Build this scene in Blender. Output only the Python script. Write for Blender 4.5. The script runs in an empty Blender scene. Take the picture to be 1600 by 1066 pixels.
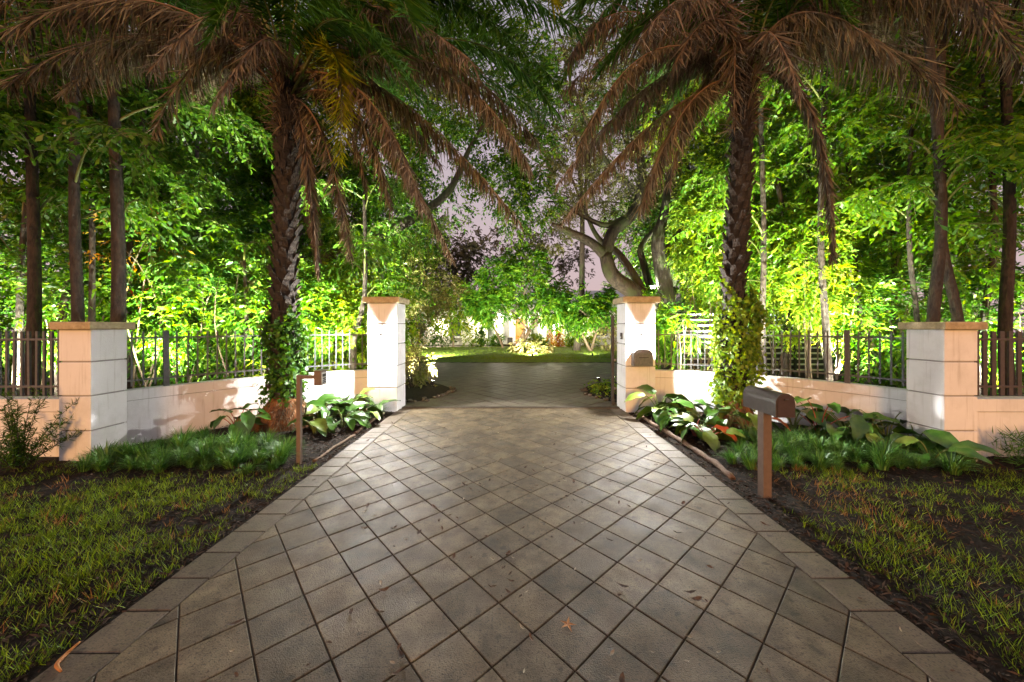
import bpy, math, random
import numpy as np
from mathutils import Vector, Matrix, noise as mnoise

R = math.radians
rng = np.random.default_rng(7)
random.seed(7)
SC = bpy.context.scene
COL = SC.collection

# ------------------------------------------------------------------ camera, sky, sun, exposure
F, CX, CY, H = 550.0, 798.0, 510.0, 1.8          # focal length (px), horizon point (px), eye height (m)
cam = bpy.data.cameras.new('camera')
cam.sensor_width = 36.0
cam.lens = F / 1600 * 36.0
cam.shift_x = (800 - CX) / 1600
cam.shift_y = -(533 - CY) / 1600
cam.clip_start, cam.clip_end = 0.05, 600
camo = bpy.data.objects.new('camera', cam)
camo.location = (0, 0, H)
camo.rotation_euler = (R(90), 0, 0)
COL.objects.link(camo)
SC.camera = camo

SUN_EL, SUN_AZ = R(9), R(186)                    # low sunset glow from behind the camera
world = bpy.data.worlds.new('World')
SC.world = world
world.use_nodes = True
wn, wl = world.node_tree.nodes, world.node_tree.links
wn.clear()
sky = wn.new('ShaderNodeTexSky')
sky.sky_type = 'NISHITA'
sky.sun_disc = False
sky.sun_elevation = R(2.0)
sky.sun_rotation = SUN_AZ
sky.dust_density = 3.0
tint = wn.new('ShaderNodeMixRGB'); tint.blend_type = 'MIX'
tint.inputs[0].default_value = 0.8
geo = wn.new('ShaderNodeTexCoord')
sep = wn.new('ShaderNodeSeparateXYZ')
ramp = wn.new('ShaderNodeValToRGB')               # pink band at the horizon fading to lavender overhead
ramp.color_ramp.elements[0].position = 0.02
ramp.color_ramp.elements[0].color = (5.9, 4.2, 4.35, 1)
ramp.color_ramp.elements[1].position = 0.75
ramp.color_ramp.elements[1].color = (4.2, 3.95, 4.45, 1)
bg = wn.new('ShaderNodeBackground')
bg.inputs['Strength'].default_value = 0.096
wo = wn.new('ShaderNodeOutputWorld')
wl.new(geo.outputs['Generated'], sep.inputs[0])
wl.new(sep.outputs['Z'], ramp.inputs[0])
wl.new(sky.outputs[0], tint.inputs[1])
wl.new(ramp.outputs[0], tint.inputs[2])
wl.new(tint.outputs[0], bg.inputs['Color'])
wl.new(bg.outputs[0], wo.inputs['Surface'])

sl = bpy.data.lights.new('sun', 'SUN')
sl.energy = 1.75
sl.angle = R(12)
sl.color = (1.0, 0.46, 0.12)
so = bpy.data.objects.new('sun', sl)
so.rotation_euler = (R(90) - SUN_EL, 0, R(-6))
so.location = (0, -10, 12)
COL.objects.link(so)

vs = SC.view_settings
vs.view_transform = 'Standard'
vs.look = 'None'
vs.exposure = 0.55
vs.gamma = 1.0
vs.use_curve_mapping = False
cy = SC.cycles
cy.use_denoising = True
cy.max_bounces = 6
cy.diffuse_bounces = 3
cy.glossy_bounces = 2
cy.transmission_bounces = 4
cy.transparent_max_bounces = 4
cy.sample_clamp_indirect = 4.0
cy.caustics_reflective = False
cy.caustics_refractive = False

# ------------------------------------------------------------------ helpers
def P(x, y, d):
    """photo pixel at depth d -> world point"""
    return Vector(((x - CX) * d / F, d, H - (y - CY) * d / F))

def nrm(a):
    return a / (np.linalg.norm(a, axis=-1, keepdims=True) + 1e-9)

def link(name, data, parent=None, mat=None):
    o = bpy.data.objects.new(name, data)
    COL.objects.link(o)
    if parent is not None:
        o.parent = parent
    if mat is not None and data is not None and not data.materials:
        data.materials.append(mat)
    return o

def tag(o, label, cat=None, group=None, kind=None):
    o['label'] = label
    if cat: o['category'] = cat
    if group: o['group'] = group
    if kind: o['kind'] = kind
    return o

def thing(name, label, cat, loc=(0, 0, 0), group=None, rz=0.0):
    o = bpy.data.objects.new(name, None)
    o.empty_display_size = 0.2
    COL.objects.link(o)
    o.location = loc
    o.rotation_euler = (0, 0, rz)
    return tag(o, label, cat, group)

def np_mesh(name, V, faces4, smooth=False, tone=None):
    """quads-only fast mesh"""
    me = bpy.data.meshes.new(name)
    V = np.asarray(V, dtype=np.float32); faces4 = np.asarray(faces4, dtype=np.int32)
    nf = len(faces4)
    me.vertices.add(len(V)); me.vertices.foreach_set('co', V.ravel())
    me.loops.add(nf * 4); me.loops.foreach_set('vertex_index', faces4.ravel())
    me.polygons.add(nf)
    me.polygons.foreach_set('loop_start', np.arange(0, nf * 4, 4, dtype=np.int32))
    me.polygons.foreach_set('loop_total', np.full(nf, 4, dtype=np.int32))
    if smooth:
        me.polygons.foreach_set('use_smooth', np.ones(nf, dtype=bool))
    me.update(calc_edges=True)
    if tone is not None:
        a = me.attributes.new('tone', 'FLOAT', 'POINT')
        a.data.foreach_set('value', np.asarray(tone, dtype=np.float32))
    return me

class MB:
    """collects boxes, prisms, tubes and lathes into one mesh"""
    def __init__(self):
        self.v, self.f, self.s = [], [], []
    def add(self, vs_, fs, smooth=False):
        o = len(self.v)
        self.v += [tuple(p) for p in vs_]
        self.f += [tuple(i + o for i in f) for f in fs]
        self.s += [smooth] * len(fs)
        return self
    def box(self, x0, x1, y0, y1, z0, z1, b=0.0):
        if b <= 0:
            vs_ = [(x, y, z) for z in (z0, z1) for y in (y0, y1) for x in (x0, x1)]
            return self.add(vs_, [(0, 2, 3, 1), (4, 5, 7, 6), (0, 1, 5, 4), (2, 6, 7, 3), (0, 4, 6, 2), (1, 3, 7, 5)])
        poly = [(x0, y0), (x1, y0), (x1, y1), (x0, y1)]
        return self.prism_b(poly, z0, z1, b)
    def prism_b(self, poly, z0, z1, b, bottom=True):
        """vertical prism with chamfered top edge (and bottom edge)"""
        c = Vector((sum(p[0] for p in poly) / len(poly), sum(p[1] for p in poly) / len(poly)))
        n = len(poly)
        ins = []
        for i in range(n):
            p, a, q = Vector(poly[i]), Vector(poly[i - 1]), Vector(poly[(i + 1) % n])
            e1, e2 = (p - a), (q - p)
            if e1.length < 1e-6 or e2.length < 1e-6:
                ins.append(p.lerp(c, .02)); continue
            e1.normalize(); e2.normalize()
            n1, n2 = Vector((-e1.y, e1.x)), Vector((-e2.y, e2.x))
            m = n1 + n2
            if m.length < 1e-4: m = n1
            m.normalize()
            k = b / max(0.35, m.dot(n1))
            ins.append(p + m * k)
        zb = z0 + (b if bottom else 0)
        rings = []
        if bottom: rings.append([(q.x, q.y, z0) for q in ins])
        rings.append([(p[0], p[1], zb) for p in poly])
        rings.append([(p[0], p[1], z1 - b) for p in poly])
        rings.append([(q.x, q.y, z1) for q in ins])
        vs_ = [p for r in rings for p in r]
        fs = []
        for r in range(len(rings) - 1):
            for i in range(n):
                j = (i + 1) % n
                fs.append((r * n + i, r * n + j, (r + 1) * n + j, (r + 1) * n + i))
        fs.append(tuple((len(rings) - 1) * n + i for i in range(n)))
        fs.append(tuple(reversed(range(n))))
        return self.add(vs_, fs)
    def tube(self, pts, rad, n=8, cap=True, smooth=True):
        pts = [Vector(p) for p in pts]
        if not hasattr(rad, '__len__'): rad = [rad] * len(pts)
        vs_, fs = [], []
        ref = None
        for i, p in enumerate(pts):
            t = (pts[min(i + 1, len(pts) - 1)] - pts[max(i - 1, 0)]).normalized()
            if ref is None:
                ref = Vector((1, 0, 0)) if abs(t.x) < .8 else Vector((0, 1, 0))
            u = (ref - t * ref.dot(t)).normalized(); ref = u
            w = t.cross(u)
            for k in range(n):
                a = 2 * math.pi * k / n
                vs_.append(p + (u * math.cos(a) + w * math.sin(a)) * rad[i])
        for i in range(len(pts) - 1):
            for k in range(n):
                k2 = (k + 1) % n
                fs.append((i * n + k, i * n + k2, (i + 1) * n + k2, (i + 1) * n + k))
        self.add(vs_, fs, smooth)
        if cap:
            o = len(self.v) - len(vs_)
            self.f.append(tuple(o + k for k in reversed(range(n)))); self.s.append(False)
            self.f.append(tuple(o + (len(pts) - 1) * n + k for k in range(n))); self.s.append(False)
        return self
    def lathe(self, prof, c=(0, 0, 0), n=16):
        vs_, fs = [], []
        for r, z in prof:
            for k in range(n):
                a = 2 * math.pi * k / n
                vs_.append((c[0] + r * math.cos(a), c[1] + r * math.sin(a), c[2] + z))
        for i in range(len(prof) - 1):
            for k in range(n):
                k2 = (k + 1) % n
                fs.append((i * n + k, i * n + k2, (i + 1) * n + k2, (i + 1) * n + k))
        fs.append(tuple(reversed(range(n))))
        fs.append(tuple((len(prof) - 1) * n + k for k in range(n)))
        return self.add(vs_, fs, True)
    def mesh(self, name):
        me = bpy.data.meshes.new(name)
        me.from_pydata(self.v, [], self.f)
        me.polygons.foreach_set('use_smooth', self.s)
        me.update()
        return me
    def build(self, name, mat, parent=None):
        return link(name, self.mesh(name), parent, mat)

class Leaves:
    """collects kite shaped leaves (one folded quad each) into one mesh"""
    def __init__(self):
        self.V, self.T = [], []
    def add(self, pos, d, up, L, W, tone=None, mid=.45, fold=.18):
        pos = np.atleast_2d(pos); d = nrm(np.atleast_2d(d)); up = np.atleast_2d(up)
        n = len(pos)
        L = np.broadcast_to(np.asarray(L, float), (n,))[:, None]; W = np.broadcast_to(np.asarray(W, float), (n,))[:, None]
        s = nrm(np.cross(up, d)); nn = np.cross(d, s)
        m = pos + d * L * mid
        l = m + s * W * .5 + nn * W * fold
        r = m - s * W * .5 + nn * W * fold
        t = pos + d * L - nn * L * .08
        self.V.append(np.stack([pos, r, t, l], axis=1).reshape(-1, 3))
        tn = rng.random(n) if tone is None else np.broadcast_to(np.asarray(tone, float), (n,))
        self.T.append(np.repeat(tn, 4))
        return self
    def count(self):
        return sum(len(v) for v in self.V) // 4
    def build(self, name, mat, parent=None):
        V = np.concatenate(self.V); T = np.concatenate(self.T)
        return link(name, np_mesh(name, V, np.arange(len(V)).reshape(-1, 4), False, T), parent, mat)

def bez(a, m, b, n):
    """quadratic curve through the mid point m"""
    a, m, b = np.array(a, float), np.array(m, float), np.array(b, float)
    c = 2 * m - (a + b) / 2
    t = np.linspace(0, 1, n)[:, None]
    return (1 - t) ** 2 * a + 2 * t * (1 - t) * c + t * t * b

def smooth_path(pts, n=6):
    pts = [np.array(p, float) for p in pts]
    P_ = [2 * pts[0] - pts[1]] + pts + [2 * pts[-1] - pts[-2]]
    out = []
    for i in range(1, len(P_) - 2):
        for k in range(n):
            t = k / n
            a, b, c, d = P_[i - 1], P_[i], P_[i + 1], P_[i + 2]
            out.append(.5 * ((2 * b) + (c - a) * t + (2 * a - 5 * b + 4 * c - d) * t * t + (3 * b - a - 3 * c + d) * t ** 3))
    out.append(pts[-1])
    return np.array(out)

# ------------------------------------------------------------------ materials
def new_mat(name):
    m = bpy.data.materials.new(name); m.use_nodes = True
    nt = m.node_tree; nt.nodes.clear()
    out = nt.nodes.new('ShaderNodeOutputMaterial')
    return m, nt.nodes, nt.links, out

def surf(name, c1, c2, scale=8.0, rough=.7, bump=.0, bscale=60., metal=0., c3=None, s3=.7, rnd=0., r2=None, detail=6., spec=.5, speck=None):
    """two-tone noise surface in world position with fine bump, optional blotches c3, per-object tone variation"""
    m, N, Lk, out = new_mat(name)
    b = N.new('ShaderNodeBsdfPrincipled')
    pos = N.new('ShaderNodeNewGeometry')
    nz = N.new('ShaderNodeTexNoise'); nz.inputs['Scale'].default_value = scale; nz.inputs['Detail'].default_value = detail
    nz.inputs['Roughness'].default_value = .65
    Lk.new(pos.outputs['Position'], nz.inputs['Vector'])
    rp = N.new('ShaderNodeValToRGB')
    rp.color_ramp.elements[0].position = .32; rp.color_ramp.elements[1].position = .68
    rp.color_ramp.elements[0].color = (*c1, 1); rp.color_ramp.elements[1].color = (*c2, 1)
    Lk.new(nz.outputs['Fac'], rp.inputs[0])
    col = rp.outputs[0]
    if c3 is not None:
        n3 = N.new('ShaderNodeTexNoise'); n3.inputs['Scale'].default_value = s3; n3.inputs['Detail'].default_value = 8; n3.inputs['Roughness'].default_value = .7
        Lk.new(pos.outputs['Position'], n3.inputs['Vector'])
        r3 = N.new('ShaderNodeValToRGB'); r3.color_ramp.elements[0].position = .5; r3.color_ramp.elements[1].position = .72
        Lk.new(n3.outputs['Fac'], r3.inputs[0])
        mx = N.new('ShaderNodeMixRGB'); mx.inputs[2].default_value = (*c3, 1)
        Lk.new(r3.outputs[0], mx.inputs[0]); Lk.new(col, mx.inputs[1]); col = mx.outputs[0]
    if speck is not None:                          # pitted grain and separate dark spots
        for sc_, lo, hi, f_ in ((75., .54, .66, .7), (11., .62, .69, .65)):
            n4 = N.new('ShaderNodeTexNoise'); n4.inputs['Scale'].default_value = sc_; n4.inputs['Detail'].default_value = 3
            Lk.new(pos.outputs['Position'], n4.inputs['Vector'])
            r4 = N.new('ShaderNodeValToRGB'); r4.color_ramp.elements[0].position = lo; r4.color_ramp.elements[1].position = hi
            r4.color_ramp.elements[1].color = (f_, f_, f_, 1)
            Lk.new(n4.outputs['Fac'], r4.inputs[0])
            m4 = N.new('ShaderNodeMixRGB'); m4.inputs[2].default_value = (*speck, 1)
            Lk.new(r4.outputs[0], m4.inputs[0]); Lk.new(col, m4.inputs[1]); col = m4.outputs[0]
    if rnd:
        oi = N.new('ShaderNodeObjectInfo')
        hs = N.new('ShaderNodeHueSaturation')
        mr = N.new('ShaderNodeMapRange'); mr.inputs[3].default_value = 1 - rnd; mr.inputs[4].default_value = 1 + rnd
        Lk.new(oi.outputs['Random'], mr.inputs[0]); Lk.new(mr.outputs[0], hs.inputs['Value'])
        Lk.new(col, hs.inputs['Color']); col = hs.outputs[0]
    Lk.new(col, b.inputs['Base Color'])
    b.inputs['Metallic'].default_value = metal
    b.inputs['Specular IOR Level'].default_value = spec
    if r2 is None:
        b.inputs['Roughness'].default_value = rough
    else:
        rr = N.new('ShaderNodeMapRange'); rr.inputs[1].default_value = .3; rr.inputs[2].default_value = .7
        rr.inputs[3].default_value = rough; rr.inputs[4].default_value = r2
        nr = N.new('ShaderNodeTexNoise'); nr.inputs['Scale'].default_value = scale * .6; nr.inputs['Detail'].default_value = 5
        Lk.new(pos.outputs['Position'], nr.inputs['Vector'])
        Lk.new(nr.outputs['Fac'], rr.inputs[0]); Lk.new(rr.outputs[0], b.inputs['Roughness'])
    if bump:
        nb = N.new('ShaderNodeTexNoise'); nb.inputs['Scale'].default_value = bscale; nb.inputs['Detail'].default_value = 5
        Lk.new(pos.outputs['Position'], nb.inputs['Vector'])
        bp = N.new('ShaderNodeBump'); bp.inputs['Strength'].default_value = bump; bp.inputs['Distance'].default_value = .01
        Lk.new(nb.outputs['Fac'], bp.inputs['Height']); Lk.new(bp.outputs[0], b.inputs['Normal'])
    Lk.new(b.outputs[0], out.inputs['Surface'])
    return m

def leaf_mat(name, cols, trans=.35, rough=.42, spec=.4, tcol=None):
    spec *= .7; rough = min(.8, rough + .08)
    """leaf shader: per-leaf tone picks the colour; part of the light passes through"""
    m, N, Lk, out = new_mat(name)
    at = N.new('ShaderNodeAttribute'); at.attribute_name = 'tone'
    rp = N.new('ShaderNodeValToRGB')
    el = rp.color_ramp.elements
    while len(el) < len(cols): el.new(.5)
    for i, c in enumerate(cols):
        el[i].position = i / (len(cols) - 1); el[i].color = (*c, 1)
    Lk.new(at.outputs['Fac'], rp.inputs[0])
    b = N.new('ShaderNodeBsdfPrincipled'); b.inputs['Roughness'].default_value = rough
    b.inputs['Specular IOR Level'].default_value = spec
    Lk.new(rp.outputs[0], b.inputs['Base Color'])
    if trans > 0:
        t = N.new('ShaderNodeBsdfTranslucent')
        hs = N.new('ShaderNodeHueSaturation'); hs.inputs['Saturation'].default_value = 1.1; hs.inputs['Value'].default_value = 1.5
        hs.inputs['Hue'].default_value = .49
        Lk.new(rp.outputs[0], hs.inputs['Color']); Lk.new(hs.outputs[0], t.inputs['Color'])
        mx = N.new('ShaderNodeMixShader'); mx.inputs[0].default_value = trans
        Lk.new(b.outputs[0], mx.inputs[1]); Lk.new(t.outputs[0], mx.inputs[2])
        Lk.new(mx.outputs[0], out.inputs['Surface'])
    else:
        Lk.new(b.outputs[0], out.inputs['Surface'])
    return m

def bark_mat(name, c1, c2, ring=0., scale=(9, 9, 2.5), moss=None):
    m, N, Lk, out = new_mat(name)
    b = N.new('ShaderNodeBsdfPrincipled'); b.inputs['Roughness'].default_value = .8
    pos = N.new('ShaderNodeNewGeometry')
    mp = N.new('ShaderNodeMapping'); mp.inputs['Scale'].default_value = scale
    Lk.new(pos.outputs['Position'], mp.inputs[0])
    nz = N.new('ShaderNodeTexNoise'); nz.inputs['Scale'].default_value = 1.6; nz.inputs['Detail'].default_value = 8; nz.inputs['Roughness'].default_value = .7
    Lk.new(mp.outputs[0], nz.inputs['Vector'])
    rp = N.new('ShaderNodeValToRGB'); rp.color_ramp.elements[0].position = .35; rp.color_ramp.elements[1].position = .65
    rp.color_ramp.elements[0].color = (*c1, 1); rp.color_ramp.elements[1].color = (*c2, 1)
    Lk.new(nz.outputs['Fac'], rp.inputs[0]); col = rp.outputs[0]
    if moss:
        n3 = N.new('ShaderNodeTexNoise'); n3.inputs['Scale'].default_value = 1.8; n3.inputs['Detail'].default_value = 7
        Lk.new(pos.outputs['Position'], n3.inputs['Vector'])
        r3 = N.new('ShaderNodeValToRGB'); r3.color_ramp.elements[0].position = .5; r3.color_ramp.elements[1].position = .6
        Lk.new(n3.outputs['Fac'], r3.inputs[0])
        mx = N.new('ShaderNodeMixRGB'); mx.inputs[2].default_value = (*moss, 1)
        Lk.new(r3.outputs[0], mx.inputs[0]); Lk.new(col, mx.inputs[1]); col = mx.outputs[0]
    h = nz.outputs['Fac']
    if ring:
        wv = N.new('ShaderNodeTexWave'); wv.bands_direction = 'Z'; wv.inputs['Scale'].default_value = ring; wv.inputs['Distortion'].default_value = 2.5
        Lk.new(pos.outputs['Position'], wv.inputs['Vector'])
        mx2 = N.new('ShaderNodeMixRGB'); mx2.blend_type = 'MULTIPLY'; mx2.inputs[0].default_value = .12
        Lk.new(col, mx2.inputs[1]); Lk.new(wv.outputs['Color'], mx2.inputs[2]); col = mx2.outputs[0]
        ad = N.new('ShaderNodeMath'); Lk.new(nz.outputs['Fac'], ad.inputs[0]); sc_m = N.new('ShaderNodeMath'); sc_m.operation = 'MULTIPLY'; sc_m.inputs[1].default_value = .10; Lk.new(wv.outputs['Fac'], sc_m.inputs[0]); Lk.new(sc_m.outputs[0], ad.inputs[1]); h = ad.outputs[0]
    bp = N.new('ShaderNodeBump'); bp.inputs['Strength'].default_value = 1.0; bp.inputs['Distance'].default_value = .06
    Lk.new(h, bp.inputs['Height']); Lk.new(bp.outputs[0], b.inputs['Normal'])
    Lk.new(col, b.inputs['Base Color'])
    Lk.new(b.outputs[0], out.inputs['Surface'])
    return m

def emit_mat(name, col, s):
    m, N, Lk, out = new_mat(name)
    e = N.new('ShaderNodeEmission'); e.inputs[0].default_value = (*col, 1); e.inputs[1].default_value = s
    Lk.new(e.outputs[0], out.inputs['Surface'])
    return m

def stucco_mat():
    m = surf('white_stucco', (.76, .76, .765), (.83, .83, .835), 2.6, .85, .5, 120, c3=(.66, .655, .64), s3=1.6)
    N, Lk = m.node_tree.nodes, m.node_tree.links
    b = [n for n in N if n.type == 'BSDF_PRINCIPLED'][0]
    src = b.inputs['Base Color'].links[0].from_socket
    g = N.new('ShaderNodeNewGeometry'); mp = N.new('ShaderNodeMapping'); mp.inputs['Scale'].default_value = (16, 16, .9)
    nz = N.new('ShaderNodeTexNoise'); nz.inputs['Scale'].default_value = 1.4; nz.inputs['Detail'].default_value = 6
    rp = N.new('ShaderNodeValToRGB'); rp.color_ramp.elements[0].position = .56; rp.color_ramp.elements[1].position = .8
    rp.color_ramp.elements[1].color = (.55, .55, .55, 1)
    mx = N.new('ShaderNodeMixRGB'); mx.inputs[2].default_value = (.36, .33, .28, 1)
    Lk.new(g.outputs['Position'], mp.inputs[0]); Lk.new(mp.outputs[0], nz.inputs['Vector']); Lk.new(nz.outputs['Fac'], rp.inputs[0])
    Lk.new(rp.outputs[0], mx.inputs[0]); Lk.new(src, mx.inputs[1]); Lk.new(mx.outputs[0], b.inputs['Base Color'])
    return m

M = dict(
    paver=surf('sandstone_paver', (.066, .050, .029), (.17, .132, .08), 6.0, .48, .5, 140, c3=(.04, .031, .021), s3=2.3, rnd=.28, r2=.72, spec=.32, speck=(.02, .016, .011)),
    border=surf('sandstone_border', (.085, .064, .04), (.14, .108, .07), 5.0, .5, .35, 90, speck=(.025, .018, .012), c3=(.07, .055, .04), s3=2.1, rnd=.13, r2=.7),
    paver_in=surf('inner_paver', (.075, .062, .044), (.13, .107, .078), 3.0, .5, .4, 60, c3=(.10, .085, .07), s3=.9, r2=.6),
    grout=surf('grout', (.03, .024, .018), (.06, .048, .036), 30, .95, .3, 120),
    soil=surf('soil', (.008, .0065, .005), (.028, .020, .013), 14, .95, .9, 45, c3=(.012, .009, .006), s3=2., spec=.2),
    soil_in=surf('garden_soil', (.02, .03, .01), (.05, .07, .02), 5, .95, .6, 40),
    lawn=surf('lawn', (.08, .16, .012), (.16, .24, .018), 6, .9, .9, 55, c3=(.14, .15, .02), s3=.5),
    road=surf('asphalt', (.04, .04, .04), (.06, .058, .055), 30, .9, .4, 150),
    stucco=stucco_mat(),
    cap=surf('pillar_cap_stone', (.34, .27, .15), (.52, .43, .27), 14, .85, .5, 70, c3=(.2, .16, .09), s3=4),
    groove=surf('groove_shadow_gap', (.30, .29, .28), (.38, .37, .36), 10, .9),
    fence=surf('fence_paint', (.085, .085, .09), (.13, .127, .13), 20, .5, .1, 100),
    fence_dk=surf('fence_bronze_paint', (.06, .045, .04), (.09, .07, .06), 20, .5, .1, 100),
    bronze=surf('bronze_paint', (.13, .09, .068), (.17, .12, .09), 25, .42, .1, 90),
    mailbox=surf('mailbox_paint', (.05, .04, .034), (.075, .06, .052), 18, .36, .08, 60, spec=.5),
    maildoor=surf('mailbox_door_paint', (.045, .03, .03), (.065, .045, .04), 18, .4, .1, 60),
    steel=surf('brushed_steel', (.28, .28, .27), (.36, .36, .35), 30, .35, .1, 100, metal=.8),
    black=surf('black_plastic', (.015, .015, .015), (.03, .03, .03), 20, .5),
    plate=surf('keypad_plate', (.45, .45, .43), (.55, .55, .53), 20, .4),
    galv=surf('galvanised_metal', (.10, .105, .11), (.17, .175, .18), 25, .4, .2, 60, metal=.35),
    timber=surf('edging_timber', (.10, .06, .04), (.22, .15, .10), 12, .85, .7, 60),
    stone=surf('edge_stone', (.05, .042, .034), (.12, .10, .08), 8, .85, .6, 30, rnd=.3),
    mulch=leaf_mat('mulch_chips', [(.015, .009, .006), (.05, .03, .018), (.09, .055, .034), (.03, .018, .012)], 0, .8, .2),
    rootfib=surf('palm_root_fibre', (.12, .045, .015), (.30, .13, .045), 22, .95, 1., 70),
    boot=bark_mat('palm_leaf_base', (.014, .011, .009), (.075, .058, .043), scale=(14, 14, 8)),
    ptrunk=bark_mat('palm_trunk', (.010, .008, .006), (.03, .022, .016)),
    ftrunk=bark_mat('fishtail_trunk', (.012, .009, .007), (.065, .046, .033), ring=2.2),
    bark=bark_mat('oak_bark', (.014, .011, .009), (.075, .06, .044), moss=(.045, .055, .02)),
    bark_pale=bark_mat('pale_bark', (.09, .065, .042), (.22, .17, .11)),
    frond_dead=leaf_mat('dead_frond', [(.05, .038, .024), (.105, .08, .048), (.185, .145, .09), (.31, .26, .17)], .25, .7, .2),
    frond_grey=leaf_mat('weathered_frond', [(.07, .05, .035), (.14, .105, .072), (.25, .2, .145), (.17, .115, .075)], .25, .7, .2),
    frond_green=leaf_mat('green_frond', [(.016, .055, .009), (.035, .10, .012), (.06, .15, .018), (.09, .18, .02)], .35, .4, .4),
    frond_yel=leaf_mat('yellowing_frond', [(.18, .21, .012), (.26, .28, .014), (.34, .33, .02)], .4, .45, .3),
    rachis=surf('frond_rachis', (.14, .08, .045), (.24, .15, .085), 12, .65, .2, 60),
    rachis_g=surf('green_rachis', (.09, .12, .025), (.16, .17, .05), 12, .5, .1, 60),
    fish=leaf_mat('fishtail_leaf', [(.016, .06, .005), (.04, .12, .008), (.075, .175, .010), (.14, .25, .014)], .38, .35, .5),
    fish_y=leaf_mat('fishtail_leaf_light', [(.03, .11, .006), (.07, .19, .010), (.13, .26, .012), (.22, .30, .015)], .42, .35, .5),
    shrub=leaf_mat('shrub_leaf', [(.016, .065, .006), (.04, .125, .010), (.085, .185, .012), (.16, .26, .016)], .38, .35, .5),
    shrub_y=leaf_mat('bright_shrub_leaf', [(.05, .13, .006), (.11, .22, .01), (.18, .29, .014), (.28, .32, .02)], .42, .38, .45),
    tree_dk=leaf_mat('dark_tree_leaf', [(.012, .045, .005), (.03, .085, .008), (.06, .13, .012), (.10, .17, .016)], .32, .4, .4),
    oak=leaf_mat('oak_leaf', [(.05, .06, .018), (.085, .095, .028), (.12, .125, .04), (.15, .15, .055)], .32, .5, .3),
    oak_far=leaf_mat('far_oak_leaf', [(.07, .07, .045), (.11, .105, .065), (.15, .14, .09)], .3, .6, .2),
    citrus=leaf_mat('citrus_leaf', [(.025, .11, .008), (.06, .19, .012), (.11, .26, .016), (.19, .30, .02)], .38, .38, .5),
    cream=leaf_mat('variegated_leaf', [(.14, .17, .03), (.28, .29, .09), (.42, .38, .18), (.2, .16, .05)], .35, .45, .4),
    orange=leaf_mat('orange_croton_leaf', [(.35, .12, .01), (.5, .25, .02), (.4, .33, .03), (.3, .06, .02)], .35, .45, .4),
    ivy=leaf_mat('ivy_leaf', [(.02, .07, .008), (.045, .13, .012), (.09, .20, .015)], .3, .4, .5),
    ivy_y=leaf_mat('bright_ivy_leaf', [(.07, .15, .008), (.14, .24, .012), (.22, .30, .016)], .35, .4, .5),
    lirio=leaf_mat('liriope_blade', [(.025, .08, .016), (.05, .15, .026), (.09, .22, .036), (.16, .28, .06)], .25, .35, .5),
    grass=leaf_mat('lawn_blade', [(.10, .085, .02), (.07, .14, .012), (.16, .27, .015), (.28, .38, .025)], .3, .5, .3),
    grass_in=leaf_mat('inner_lawn_blade', [(.10, .20, .014), (.16, .27, .018), (.25, .32, .03)], .3, .5, .3),
    grass_dry=leaf_mat('dry_blade', [(.22, .10, .03), (.30, .15, .05), (.36, .24, .08)], .25, .6, .2),
    philo=surf('philodendron_leaf', (.022, .08, .010), (.07, .16, .02), 9, .3, .2, 30, rnd=.3, spec=.5),
    philo_y=surf('philodendron_young_leaf', (.10, .17, .02), (.18, .24, .04), 9, .3, .2, 30, rnd=.2),
    philo_r=surf('philodendron_red_leaf', (.42, .07, .02), (.55, .16, .04), 9, .35, .2, 30),
    stalk_r=surf('red_stalk', (.30, .05, .04), (.36, .11, .06), 20, .45),
    stalk_g=surf('green_stalk', (.11, .15, .03), (.16, .2, .05), 20, .45),
    fallen=surf('fallen_leaf', (.05, .028, .016), (.13, .08, .045), 30, .7, .3, 60, rnd=.5),
    fallen_p=surf('fallen_pale_leaf', (.30, .25, .17), (.42, .36, .26), 30, .7, .3, 60, rnd=.3),
    fallen_o=surf('fallen_orange_leaf', (.34, .12, .03), (.45, .2, .05), 30, .7, .3, 60),
    house=surf('house_wall', (.72, .69, .62), (.80, .77, .70), 2, .85, .2, 60),
    roof=surf('house_roof', (.48, .47, .47), (.60, .59, .58), 3, .8, .2, 20),
    door=surf('orange_door', (.42, .16, .035), (.52, .22, .05), 6, .45, .1, 30),
    glass=surf('dark_glass', (.05, .06, .06), (.08, .09, .09), 2, .1),
    slat=surf('white_slat', (.62, .62, .62), (.72, .72, .72), 4, .6),
    darkpanel=surf('dark_screen_panel', (.012, .012, .013), (.025, .025, .027), 4, .7),
    sconce_bulb=emit_mat('sconce_glow', (1, .96, .91), 12500.0),
    bulb=emit_mat('lamp_glow', (1, .97, .92), 30.0),
    warmbulb=emit_mat('warm_lamp_glow', (1, .85, .6), 25.0),
    fruit=surf('fruit_strands', (.18, .22, .05), (.30, .32, .09), 30, .6, .6, 60),
    nest=surf('dry_fruit_strands', (.16, .09, .05), (.30, .2, .12), 30, .8, .8, 60),
)

# ------------------------------------------------------------------ ground, drive, lawns (structure)
def sheet(name, poly, z, mat, label):
    me = bpy.data.meshes.new(name)
    me.from_pydata([(p[0], p[1], z) for p in poly], [], [tuple(range(len(poly)))])
    return tag(link(name, me, None, mat), label, kind='structure')

sheet('ground', [(-150, -60), (150, -60), (150, 240), (-150, 240)], -.06, M['soil_in'], 'dark garden earth reaching under the trees')

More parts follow.
